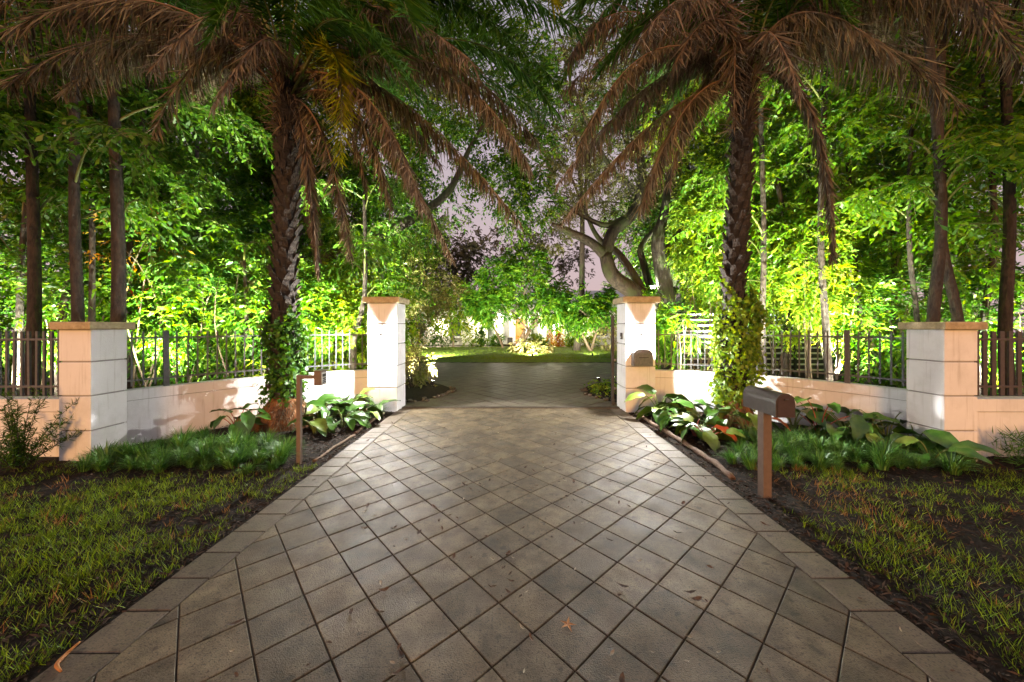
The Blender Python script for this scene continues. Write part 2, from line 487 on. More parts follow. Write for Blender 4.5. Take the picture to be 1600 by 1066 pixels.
def soil_bed(name, sx, label):
    """uneven earth on one side of the drive, front verge up to the wall"""
    nx, ny = 90, 70
    xs = np.linspace(2.43, 12.0, nx) ** 1.0; ys = np.linspace(-1.5, 8.2, ny)
    X, Y = np.meshgrid(xs, ys)
    Z = np.zeros_like(X)
    for i in range(ny):
        for j in range(nx):
            e = min(1, (X[i, j] - 2.43) / .5)
            Z[i, j] = -.015 + e * (.02 + .045 * mnoise.noise((X[i, j] * 1.7 * sx, Y[i, j] * 1.7, 3)) + .02 * mnoise.noise((X[i, j] * 7, Y[i, j] * 7, 9)))
    V = np.stack([sx * X, Y, Z], -1).reshape(-1, 3)
    idx = np.arange(nx * ny).reshape(ny, nx)
    q = np.stack([idx[:-1, :-1], idx[:-1, 1:], idx[1:, 1:], idx[1:, :-1]], -1).reshape(-1, 4)
    if sx < 0: q = q[:, ::-1]
    o = link(name, np_mesh(name, V, q, True), None, M['soil'])
    tag(o, label, kind='structure')
    return lambda x, y: (-.015 + min(1, max(0, (abs(x) - 2.43) / .5)) * (.02 + .045 * mnoise.noise((abs(x) * 1.7 * sx, y * 1.7, 3)) + .02 * mnoise.noise((abs(x) * 7, y * 7, 9))))
gzL = soil_bed('verge', -1, 'bare dark verge earth with thin grass beside the keypad post')
gzR = soil_bed('verge', 1, 'bare dark verge earth with thin grass beside the mailbox')

HALF, BW = 2.44, .287
driveway = sheet('driveway', [(-HALF, -2), (HALF, -2), (HALF, 7.86), (-HALF, 7.86)], -.014, M['grout'], 'sandstone paver driveway leading to the open gate')

def clip(poly, a, b, c):
    """keep a*x+b*y<=c"""
    out = []
    for i in range(len(poly)):
        p, q = poly[i - 1], poly[i]
        dp, dq = a * p[0] + b * p[1] - c, a * q[0] + b * q[1] - c
        if dp * dq < 0:
            t = dp / (dp - dq); out.append((p[0] + t * (q[0] - p[0]), p[1] + t * (q[1] - p[1])))
        if dq <= 0: out.append(q)
    return out
def area(p):
    return .5 * sum(p[i - 1][0] * p[i][1] - p[i][0] * p[i - 1][1] for i in range(len(p)))

u = Vector((607, 550)).normalized(); w = Vector((-498, 550)).normalized()      # the two joint directions
w = Vector((-u.y, u.x))
TP = .3085; JO = .0036
A0 = Vector((-2.116, 2.706)); B0 = Vector((2.134, 2.634))
oa = A0.dot(u); ob = B0.dot(w)                    # joint lines: dot(u)=oa+k*TP run along w, dot(w)=ob+k*TP run along u
tiles = []
IN = HALF - BW - .004
for i in range(-40, 60):
    for j in range(-40, 60):
        a0, b0 = oa + i * TP, ob + j * TP
        quad = []
        for da, db in ((JO, JO), (TP - JO, JO), (TP - JO, TP - JO), (JO, TP - JO)):
            q = u * (a0 + da) + w * (b0 + db); quad.append((q.x, q.y))
        cx_ = sum(q[0] for q in quad) / 4; cy_ = sum(q[1] for q in quad) / 4
        if abs(cx_) > 2.5 or cy_ < -2.2 or cy_ > 8.2: continue
        pl = clip(clip(clip(clip(quad, 1, 0, IN), -1, 0, IN), 0, 1, 7.70), 0, -1, 1.95)
        if len(pl) < 3 or area(pl) < .0012: continue
        tiles.append((cy_, cx_, pl, area(pl) > .99 * (TP - 2 * JO) ** 2))
seen = [t for t in tiles if t[0] > 1.55]
seen.sort(key=lambda t: -area(t[2]) / t[0] ** 3)
keep, rest = seen[:298], seen[298:] + [t for t in tiles if t[0] <= 1.55]
full_me = None
qd = [u * sa + w * sb for sa, sb in ((-1, -1), (1, -1), (1, 1), (-1, 1))]
full_me = MB().prism_b([(q.x * (TP / 2 - JO), q.y * (TP / 2 - JO)) for q in qd], -.05, 0, .004, False).mesh('paver')
full_me.materials.append(M['paver'])
for cy_, cx_, pl, isfull in keep:
    if isfull:
        o = link('paver', full_me, driveway); o.location = (cx_, cy_, random.uniform(-.0012, .0012))
        o.rotation_euler = (random.gauss(0, .0025), random.gauss(0, .0025), random.gauss(0, .003))
    else:
        MB().prism_b(pl, -.05, 0, .004, False).build('paver', M['paver'], driveway)
mb = MB()
for cy_, cx_, pl, isfull in rest: mb.prism_b(pl, -.05, random.uniform(-.001, .001), .004, False)
o = mb.build('far_pavers', M['paver'], driveway); o['kind'] = 'stuff'
bm_me = MB().box(-BW / 2 + .003, BW / 2 - .003, -BW / 2 + .004, BW / 2 - .004, -.05, .002, .005).mesh('border_paver')
bm_me.materials.append(M['border'])
# joint phase from the photo: a joint at y(px)=954.7
ph = F * H / (954.7 - CY)
for s in (-1, 1):
    k0 = int((ph + 1.9) / BW)
    for k in range(-k0, 24):
        yc = ph + (k + .5) * BW
        if yc > 7.66: continue
        o = link('border_paver', bm_me, driveway); o.location = (s * (HALF - BW / 2), yc, random.uniform(-.001, .002))
        o.rotation_euler = (0, 0, random.gauss(0, .004))
# gate track across the drive
trk = thing('gate_track', 'narrow steel gate track set across the drive between lit pillars', 'gate track', (0, 7.78, 0))
MB().box(-2.40, 2.40, -.05, .05, -.03, .006, .003).build('track_base', M['border'], trk)
MB().box(-2.40, 2.40, -.014, .014, .006, .024, .004).build('track_rail', M['black'], trk)

# inner court beyond the gate
inner = sheet('inner_drive', [(-14, 7.86), (14, 7.86), (14, 17.4), (6, 17.75), (0, 17.9), (-6, 17.75), (-14, 17.4)], -.014, M['grout'], 'paved forecourt behind the gate in front of the lawn')
mb = MB()
for i in range(-70, 70):
    for j in range(-70, 70):
        q = u * (oa + (i + .5) * TP * 1.25) + w * (ob + (j + .5) * TP * 1.25)
        if not (7.6 < q.y < 17.4 and abs(q.x) < 9): continue
        h_ = (TP * 1.25) / 2 - .008
        pl = [(q.x + (u.x * a + w.x * b) * h_, q.y + (u.y * a + w.y * b) * h_) for a, b in ((-1, -1), (1, -1), (1, 1), (-1, 1))]
        pl = clip(pl, 0, -1, -7.88)
        if len(pl) < 3 or area(pl) < .002: continue
        mb.prism_b(pl, -.04, random.uniform(-.003, .003), .006, False)
o = mb.build('inner_pavers', M['paver_in'], inner); o['kind'] = 'stuff'

def blob(name, pts, z0, hgt, mat, label, kind='structure', n=10):
    """low mounded bed from an outline"""
    path = smooth_path(list(pts) + [pts[0]], n)[:-1, :2]
    c = path.mean(0)
    V, fs = [], []
    rings = (1.0, .94, .75, .45)
    hs = (0, .5, .85, 1.0)
    for r, hh in zip(rings, hs):
        for p in path:
            q = c + (p - c) * r
            V.append((q[0], q[1], z0 + hgt * hh + .02 * mnoise.noise((q[0] * 2, q[1] * 2, 5)) * (hh > 0)))
    m_ = len(path)
    for k in range(len(rings) - 1):
        for i in range(m_):
            j = (i + 1) % m_
            fs.append((k * m_ + i, k * m_ + j, (k + 1) * m_ + j, (k + 1) * m_ + i))
    fs.append(tuple(3 * m_ + i for i in range(m_)))
    me = bpy.data.meshes.new(name); me.from_pydata(V, [], fs)
    me.polygons.foreach_set('use_smooth', [True] * len(fs))
    return tag(link(name, me, None, mat), label, kind=kind), path

lawn, lawn_path = blob('lawn', [(-11, 20), (-6, 18.0), (0, 17.75), (6, 18.0), (11, 20), (10, 27), (4, 29.5), (-4, 29.5), (-10, 27)], -.01, .16, M['lawn'], 'oval front lawn island before the house')
bedL, pL = blob('planting_bed', [(-3.2, 8.15), (-2.25, 8.4), (-1.62, 9.5), (-2.0, 10.7), (-3.2, 11.6), (-5.5, 12.4), (-6, 10), (-4.5, 8.6)], -.01, .08, M['soil'], 'dark rounded planting bed just inside the gate ringed by stones')
bedR, pR = blob('planting_bed', [(3.2, 8.15), (2.35, 8.5), (2.0, 9.6), (2.3, 10.6), (3.0, 11.2), (5.5, 12.4), (6, 10), (4.5, 8.6)], -.01, .08, M['soil'], 'rounded planting bed with ground cover just inside the gate')
sheet('far_drive', [(-20, 29.6), (20, 29.6), (20, 33.0), (-20, 33.0)], -.02, M['paver_in'], 'pale drive passing before the house front')
sheet('side_lawn', [(6.5, 9.5), (40, 6.5), (40, 16), (6.5, 14)], -.03, M['lawn'], 'green side lawn seen through the fence')
sheet('street', [(-60, -30), (60, -30), (60, -2.2), (-60, -2.2)], -.05, M['road'], 'asphalt street in front of the drive')

# ------------------------------------------------------------------ pillars, walls, fences
def pillar(name, label, x0, x1, y0, y1, grooves, ztop, over, capz):
    t = thing(name, label, 'pillar', ((x0 + x1) / 2, y0, 0))
    ox, oy = (x0 + x1) / 2, y0
    zs = [-.05] + grooves + [ztop]
    g = .010
    for i in range(len(zs) - 1):
        za = zs[i] + (g if i else 0); zb = zs[i + 1] - (g if i < len(zs) - 2 else 0)
        MB().box(x0 - ox, x1 - ox, 0, y1 - y0, za, zb, .006).build('block', M['stucco'], t)
    MB().box(x0 - ox + .018, x1 - ox - .018, .018, y1 - y0 - .018, -.04, ztop - .01).build('core', M['groove'], t)
    MB().box(x0 - ox - over, x1 - ox + over, -over, y1 - y0 + over, ztop + .001, capz, .012).build('cap', M['cap'], t)
    return t
GW = .62
gpL = pillar('gate_pillar', 'white stucco gate pillar carrying only a lamp', -2.41 - GW, -2.41, 7.45, 8.05, [.495, .96, 1.425, 1.86], 2.29, .075, 2.42)
gpR = pillar('gate_pillar', 'white stucco gate pillar with metal letterbox under its lamp', 2.41, 2.41 + GW, 7.38, 7.98, [.495, .96, 1.425, 1.86], 2.29, .075, 2.42)
opL = pillar('end_pillar', 'end pillar of wing wall behind feathery dark shrub', -6.03, -5.605, 4.7, 5.14, [.403, .868, 1.325], 1.753, .06, 1.86)
opR = pillar('end_pillar', 'end pillar of wing wall behind large philodendron leaves and mailbox', 5.79, 6.23, 4.7, 5.15, [.403, .868, 1.325], 1.753, .06, 1.86)

def wing_curve(s):
    if s < 0:
        pts = [(-3.0, 7.80), (-3.65, 7.50), (-4.4, 6.95), (-5.05, 6.3), (-5.55, 5.6), (-5.83, 5.10)]
    else:
        pts = [(3.0, 7.76), (3.65, 7.60), (4.45, 7.20), (5.2, 6.5), (5.75, 5.75), (6.02, 5.12)]
    return smooth_path(pts, 8)

def offset(path, d):
    t = np.gradient(path, axis=0); t = nrm(t)
    return path + np.stack([-t[:, 1], t[:, 0]], -1) * d

def wall_strip(path, th, z0, z1, side):
    """solid wall along a plan path; front face on the path, thickness to one side"""
    back = offset(path, th * side)
    V, fs = [], []
    n = len(path)
    for i in range(n):
        V += [(*path[i], z0), (*path[i], z1), (*back[i], z1), (*back[i], z0)]
    for i in range(n - 1):
        a, b = i * 4, (i + 1) * 4
        for k in range(4):
            k2 = (k + 1) % 4
            fs.append((a + k, b + k, b + k2, a + k2))
    fs += [(0, 1, 2, 3), tuple((n - 1) * 4 + k for k in (3, 2, 1, 0))]
    return V, fs

def wing(s, label_w, label_f):
    path = wing_curve(s)
    front = path
    side = 1 if s > 0 else -1
    w_ = thing('wing_wall', label_w, 'wall', (path[0][0], path[0][1], 0))
    org = np.array(path[0])
    V, fs = wall_strip(front - org, .2, -.1, .672, side); MB().add(V, fs).build('lower_course', M['stucco'], w_)
    V, fs = wall_strip(offset(front, .014 * side) - org, .172, .66, .69, side); MB().add(V, fs).build('joint', M['groove'], w_)
    V, fs = wall_strip(front - org, .2, .682, .835, side); MB().add(V, fs).build('coping_course', M['stucco'], w_)
    # fence on the wall
    mid = offset(front, .1 * side)
    seg = np.linalg.norm(np.diff(mid, axis=0), axis=1); cum = np.concatenate([[0], np.cumsum(seg)])
    L = cum[-1]
    at = lambda d: np.array([np.interp(d, cum, mid[:, 0]), np.interp(d, cum, mid[:, 1])])
    f_ = thing('fence_panel', label_f, 'fence', (org[0], org[1], .835))
    for z in (.12, .77):
        V, fs = wall_strip(offset(front, .085 * side) - org, .03, z, z + .028, side)
        MB().add(V, fs).build('rail', M['fence'], f_)
    pk = MB().box(-.010, .010, -.010, .010, .045, .885, .003).mesh('picket'); pk.materials.append(M['fence'])
    ps = MB().box(-.032, .032, -.032, .032, -.01, .90, .004).mesh('fence_post'); ps.materials.append(M['fence'])
    n = int(L / .128)
    for k in range(1, n):
        d = k * L / n
        p = at(d); q = at(min(L, d + .05)); r_ = at(max(0, d - .05))
        o = link('fence_post' if k % 13 == 0 else 'picket', ps if k % 13 == 0 else pk, f_)
        o.location = (p[0] - org[0], p[1] - org[1], 0)
        o.rotation_euler = (random.gauss(0, .004), random.gauss(0, .004), math.atan2(q[1] - r_[1], q[0] - r_[0]))
    return path
wL = wing(-1, 'curved white low wall behind the palm wrapped in dark ivy', 'grey picket fence on the curved wall behind the ivy palm')
wR = wing(1, 'curved white low wall behind the palm wrapped in bright vine', 'grey picket fence on the curved wall behind the bright vine palm')

def street_wall(x0, x1, y0, label_w, label_f, fm, pw, gap):
    xa, xb = min(x0, x1), max(x0, x1)
    w_ = thing('street_wall', label_w, 'wall', (xa, y0, 0))
    MB().box(0, xb - xa, 0, .2, -.1, .62, .003).build('lower_course', M['stucco'], w_)
    MB().box(0, xb - xa, -.012, .212, .628, .80, .003).build('coping_course', M['stucco'], w_)
    f_ = thing('fence_panel', label_f, 'fence', (xa, y0 + .1, .80))
    for z in (.14, .80):
        MB().box(0, xb - xa, -.015, .015, z, z + .03, .003).build('rail', fm, f_)
    pk = MB().box(-pw, pw, -.012, .012, .03, .93, .003).mesh('picket'); pk.materials.append(fm)
    n = int((xb - xa) / gap)
    for k in range(n):
        o = link('picket', pk, f_); o.location = (gap * (k + .5), 0, 0); o.rotation_euler = (0, random.gauss(0, .005), 0)
street_wall(-6.03, -13, 4.84, 'low street wall running behind the feathery dark shrub', 'slim picket fence on the street wall behind feathery shrub', M['fence'], .016, .105)
street_wall(6.23, 13, 4.84, 'low street wall running behind a low dark hedge', 'broad dark picket fence on the street wall behind dark hedge', M['fence_dk'], .03, .12)

# ------------------------------------------------------------------ lamps and fittings on the pillars
def point(name, parent, loc, power, col=(1, .96, .9), r=.03):
    l = bpy.data.lights.new(name, 'POINT'); l.energy = power; l.color = col; l.shadow_soft_size = r
    o = bpy.data.objects.new(name, l); COL.objects.link(o); o.parent = parent; o.location = loc
    return o
def spot(name, parent, loc, target, power, col=(1, .95, .82), angle=100, blend=.8, r=.05):
    l = bpy.data.lights.new(name, 'SPOT'); l.energy = power; l.color = col; l.shadow_soft_size = r
    l.spot_size = R(angle); l.spot_blend = blend
    o = bpy.data.objects.new(name, l); COL.objects.link(o); o.parent = parent; o.location = loc
    o.rotation_euler = (Vector(target) - Vector(loc)).to_track_quat('-Z', 'Y').to_euler()
    return o

def sconce(label, x, y):
    t = thing('wall_lamp', label, 'lamp', (x, y, 1.45))
    MB().box(-.05, .05, -.018, -.001, .0, .20, .004).build('back_plate', M['steel'], t)
    MB().box(-.012, .012, -.15, -.018, .125, .205, .003).build('bracket', M['steel'], t)
    MB().lathe([(.012, .21), (.035, .20), (.058, .175), (.06, .165), (.012, .166)], (0, -.14, 0), 16).build('cap', M['steel'], t)
    MB().lathe([(.010, .03), (.026, .045), (.030, .075), (.022, .10), (.012, .11), (.012, .124)], (0, -.14, 0), 10).build('bulb', M['sconce_bulb'], t)
    MB().lathe([(.008, -.004), (.014, -.002), (.014, .006), (.008, .026)], (0, -.14, 0), 16).build('base_ring', M['steel'], t)
    for k in range(3):
        a = k * 2.094 + .5
        MB().tube([(.012 * math.cos(a), -.14 + .012 * math.sin(a), 0), (.055 * math.cos(a), -.14 + .055 * math.sin(a), .17)], .003, 5).build('cage_bar', M['steel'], t)
    return t
sconce('lit wall lamp on the plain gate pillar', -2.72, 7.45)
sconce('lit wall lamp above the metal letterbox', 2.72, 7.38)

lb = thing('letterbox', 'grey metal letterbox with arched top fixed on gate pillar', 'letterbox', (2.72, 7.38, .985))
prof = [(-.195, 0), (.195, 0), (.195, .27), (.13, .33), (0, .355), (-.13, .33), (-.195, .27)]
def arch_prism(pf, y0, y1):
    n = len(pf)
    V = [(x, y0, z) for x, z in pf] + [(x, y1, z) for x, z in pf]
    fs = [tuple(range(n)), tuple(reversed(range(n, 2 * n)))] + [(i, i + n, (i + 1) % n + n, (i + 1) % n) for i in range(n)]
    return V, fs
V, fs = arch_prism(prof, -.17, -.001); MB().add(V, fs).build('box', M['galv'], lb)
V, fs = arch_prism([(x * .88, z * .82 + .015) for x, z in prof], -.18, -.171); MB().add(V, fs).build('flap', M['galv'], lb)
MB().box(-.10, .10, -.19, -.181, .17, .185, .002).build('slot_lip', M['black'], lb)
ic = thing('call_box', 'small black call box on the drive side of letterbox pillar', 'intercom', (2.409, 7.62, 1.52))
MB().box(-.03, 0, -.04, .04, 0, .14, .004).build('case', M['black'], ic)
MB().box(-.034, -.0305, -.028, .028, .02, .06).build('button_panel', M['plate'], ic)
gp = thing('gate_post', 'thin dark steel gate guide post behind the letterbox pillar', 'post', (2.34, 8.06, 0))
MB().box(-.03, .03, 0, .06, 0, 2.05, .004).build('post', M['black'], gp)
for z in (.35, 1.0, 1.72): MB().box(.03, .075, .01, .05, z, z + .05, .004).build('guide_roller', M['steel'], gp)

# mailbox on its post
mbx = thing('mailbox', 'brown curbside mailbox with arched top on a square post', 'mailbox', (2.70, 3.70, 0))
MB().box(-.043, .043, -.0, .088, -.15, .92, .004).build('post', M['bronze'], mbx)
MB().box(-.06, .06, -.20, .20, .905, .928, .003).build('mounting_board', M['bronze'], mbx)
def arch_pts(hw, hs, top, n=12):
    return [(-hw, 0), (hw, 0), (hw, hs)] + [(hw * math.cos(a), hs + (top - hs) * math.sin(a)) for a in np.linspace(0, math.pi, n)[1:-1]] + [(-hw, hs)]
V, fs = arch_prism(arch_pts(.088, .13, .225), -.31, .16)
MB().add([(x - .065, y, z + .9285) for x, y, z in V], fs).build('body', M['mailbox'], mbx)
V, fs = arch_prism(arch_pts(.094, .132, .232), -.325, -.295)
MB().add([(x - .065, y, z + .924) for x, y, z in V], fs).build('front_rim', M['mailbox'], mbx)
V, fs = arch_prism(arch_pts(.078, .125, .212), -.331, -.3255)
dr = MB().add([(x - .065, y, z + .932) for x, y, z in V], fs).build('door', M['maildoor'], mbx)
MB().box(-.085, -.045, -.348, -.3315, 1.09, 1.105, .003).build('latch', M['mailbox'], dr)
MB().box(.024, .032, -.20, -.02, 1.02, 1.05, .002).build('flag', M['maildoor'], mbx)
MB().box(-.115, -.015, -.10, .0, 1.150, 1.158, .002).build('top_clip', M['mailbox'], mbx)

# keypad on a gooseneck post
kp = thing('keypad_post', 'bronze gooseneck post with boxy keypad beside the drive', 'keypad post', (-2.777, 4.6, 0))
MB().box(-.025, .025, 0, .05, -.15, 1.16, .003).build('post', M['bronze'], kp)
MB().box(.0255, .225, .003, .047, 1.112, 1.157, .003).build('arm', M['bronze'], kp)
hd = MB().box(.2255, .31, -.035, .115, 1.03, 1.215, .004).build('keypad_housing', M['bronze'], kp)
MB().box(.3105, .318, -.02, .10, 1.05, 1.195, .002).build('keypad_face', M['plate'], hd)
MB().box(.3185, .321, .0, .08, 1.14, 1.175).build('display', M['black'], hd)
for r_ in range(3):
    for c_ in range(3):
        MB().box(.3185, .322, .003 + c_ * .027, .023 + c_ * .027, 1.06 + r_ * .024, 1.076 + r_ * .024).build('key', M['black'], hd)
MB().box(.2155, .325, -.045, .125, 1.216, 1.226, .002).build('rain_hood', M['bronze'], hd)

# ------------------------------------------------------------------ plants: builders
UP = np.array([0, 0, 1.0])
def dirs(n):
    v = rng.normal(size=(n, 3)); return nrm(v)

def sprays(L, c, out, k, twig, ll, lw, droop=.35, tone=None, spread=.9):
    """twigs of k leaves starting at c (N,3) growing along out (N,3)"""
    N = len(c)
    out = nrm(out + rng.normal(size=(N, 3)) * .45 + np.array([0, 0, -.15]))
    side = nrm(np.cross(out, UP + rng.normal(size=(N, 3)) * .3))
    base_tone = rng.random(N) if tone is None else np.clip(tone + rng.normal(size=N) * .16, 0, 1)
    tl = twig * rng.uniform(.6, 1.3, N)
    for i in range(k):
        f = (i + .6) / k
        pos = c + out * (tl * f)[:, None] + np.array([0, 0, -1.0]) * (tl * f * f * droop)[:, None]
        sg = 1 if i % 2 else -1
        d = out * .55 + side * sg * spread * (1 - .5 * f) + rng.normal(size=(N, 3)) * .28 + np.array([0, 0, -droop])
        up = UP + rng.normal(size=(N, 3)) * .55
        s = rng.uniform(.4, 1.45, N)
        L.add(pos, d, up, ll * s, lw * s, np.clip(base_tone + rng.normal(size=N) * .15, 0, 1), .42)

def lobe_points(c, r, n, shell=.55, seed=0, gap=.0, freq=.9):
    v = dirs(n * 2 if gap else n)
    rad = shell + (1 - shell) * rng.random(len(v)) ** .5
    p = np.array(c) + v * rad[:, None] * np.array(r)
    if gap:
        keepm = np.array([mnoise.noise((q[0] * freq + seed, q[1] * freq, q[2] * freq)) > gap - .35 for q in p])
        p, v = p[keepm], v[keepm]
        p, v = p[:n], v[:n]
    return p, nrm(v * np.array(r))

def branch_to(mb, a, b, r0, r1, sag=.12, n=7, wob=.08):
    a, b = np.array(a, float), np.array(b, float)
    m = (a + b) / 2 + np.array([0, 0, np.linalg.norm(b - a) * sag]) + rng.normal(size=3) * wob * np.linalg.norm(b - a)
    pts = bez(a, m, b, n)
    mb.tube(pts, list(np.linspace(r0, r1, n)), 7)

def tree(name, label, cat, base, fork, r0, lobes, mat, bark, leaf, group=None, k=7, twig=.5, droop=.3, gap=.35, shell=.5, stems=1, shoot=0):
    """base, fork: points; lobes: (centre, radii, number of twigs)"""
    t = thing(name, label, cat, base, group)
    b = np.array(base, float)
    tm = MB()
    fk = np.array(fork, float) - b
    for s in range(stems):
        off = rng.normal(size=3) * .12 * (stems > 1); off[2] = 0
        lean = rng.normal(size=3) * .35 * (stems > 1); lean[2] = 0
        pts = smooth_path([off + (0, 0, -.1), off + fk * .35 + lean * .5 + rng.normal(size=3) * r0 * .5, fk + lean], 5)
        tm.tube(pts, list(np.linspace(r0 * 1.25, r0 * .7, len(pts))), 10)
    tm.build('trunk', bark, t)
    lm = MB(); Lv = Leaves()
    for (c, r, n) in lobes:
        c = np.array(c, float) - b
        branch_to(lm, fk, c, r0 * .45, r0 * .12)
        for _ in range(4):
            e = c + dirs(1)[0] * np.array(r) * .75
            branch_to(lm, fk * .3 + c * .7, e, r0 * .2, r0 * .05)
        p, v = lobe_points(c, r, n, shell, rng.random() * 50, gap)
        sprays(Lv, p, v, k, twig, leaf[0], leaf[1], droop)
    lm.build('limb', bark, t)
    Lv.build('crown', mat, t)
    return t

def pinnate(parent, a, m, b, nl, llen, hang, mat, rmat, r0=.022, wid=.024, t0=.18, fwd=.55, vee=.25, keep=1.0, name='frond', jit=.2):
    """a feather frond: curved rachis with two rows of narrow leaflets"""
    pts = bez(a, m, b, 16)
    st = MB().tube(pts, list(np.linspace(r0, r0 * .18, 16)), 6).build(name, rmat, parent)
    Lv = Leaves()
    T = np.linspace(t0, .995, nl)
    for sg in (-1, 1):
        tt = np.clip(T + rng.normal(size=nl) * .004, 0, 1)
        mk = rng.random(nl) < keep
        tt = tt[mk]; n = len(tt)
        fi = tt * 15; i0 = np.minimum(fi.astype(int), 14); fr = (fi - i0)[:, None]
        p = pts[i0] * (1 - fr) + pts[i0 + 1] * fr
        tg = nrm(pts[i0 + 1] - pts[i0])
        sd = nrm(np.cross(tg, UP + 1e-3)) * sg
        upv = np.cross(sd, tg) * sg
        d = sd + tg * fwd + upv * vee
        d = nrm(d) * (1 - hang) + np.array([0, 0, -1.0]) * hang + rng.normal(size=(n, 3)) * jit
        ln = llen * (np.sin(np.clip((tt - t0) / (1 - t0), 0, 1) * math.pi * .82 + .35) ** .7 + .12) * rng.uniform(.7, 1.12, n)
        Lv.add(p, d, UP + rng.normal(size=(n, 3)) * .4 + sd * .3, ln, wid * rng.uniform(.7, 1.25, n), np.clip(.5 + rng.normal(size=n) * .28, 0, 1), .3, .12)
    Lv.build('foliage', mat, st)
    return st

def bipinnate(parent, a, m, b, npin, plen, leaf, mat, rmat, r0=.02, t0=.35, droop=.35):
    """fishtail palm frond: side ribs carrying ragged wedge leaflets"""
    pts = bez(a, m, b, 14)
    mb_ = MB().tube(pts, list(np.linspace(r0, r0 * .25, 14)), 6)
    Lv = Leaves()
    for i in range(npin):
        t = t0 + (1 - t0) * (i + .5) / npin
        fi = t * 13; i0 = min(int(fi), 12); fr = fi - i0
        p = pts[i0] * (1 - fr) + pts[i0 + 1] * fr
        tg = nrm(pts[i0 + 1] - pts[i0])
        for sg in (-1, 1):
            sd = nrm(np.cross(tg, UP + 1e-3)) * sg
            d = nrm(sd + tg * .5 + rng.normal(size=3) * .42)
            L_ = plen * (.55 + .6 * math.sin(math.pi * min(1, (t - t0) / (1 - t0) * .8 + .2))) * rng.uniform(.7, 1.1)
            q = p + d * L_ + np.array([0, 0, -droop * L_ * rng.uniform(.6, 2.6)])
            mid_ = p + d * L_ * .5
            rp = bez(p, mid_, q, 5)
            mb_.tube(rp, list(np.linspace(r0 * .3, r0 * .1, 5)), 4, cap=False)
            n = max(5, int(L_ / (leaf[0] * .42)))
            ts = np.linspace(.12, 1, n)
            pp = (1 - ts)[:, None] ** 2 * p + 2 * (ts * (1 - ts))[:, None] * (2 * mid_ - (p + q) / 2) + (ts ** 2)[:, None] * q
            tg2 = nrm(q - p)
            for s2 in (-1, 1):
                sd2 = nrm(np.cross(np.broadcast_to(tg2, (n, 3)), UP + rng.normal(size=(n, 3)) * .2)) * s2
                dd = sd2 * .9 + tg2 * .6 + np.array([0, 0, -.5]) + rng.normal(size=(n, 3)) * .42
                sz = rng.uniform(.7, 1.25, n)
                Lv.add(pp, dd, UP + rng.normal(size=(n, 3)) * .6, leaf[0] * sz, leaf[1] * sz, np.clip(.5 + rng.normal(size=n) * .25, 0, 1), .62, .1)
    st = mb_.build('frond', rmat, parent)
    Lv.build('foliage', mat, st)

# ------------------------------------------------------------------ the two date palms flanking the drive
boot_me = MB().add([(-.055, 0, 0), (.055, 0, 0), (.048, .03, .08), (-.048, .03, .08), (-.034, .065, .135), (.034, .065, .135),
                    (-.05, -.02, 0), (.05, -.02, 0), (.03, .035, .14), (-.03, .035, .14)],
                   [(0, 1, 2, 3), (3, 2, 5, 4), (4, 5, 8, 9), (6, 7, 1, 0), (7, 8, 5, 2, 1), (6, 0, 3, 4, 9)]).mesh('leaf_base')
boot_me.materials.append(M['boot'])

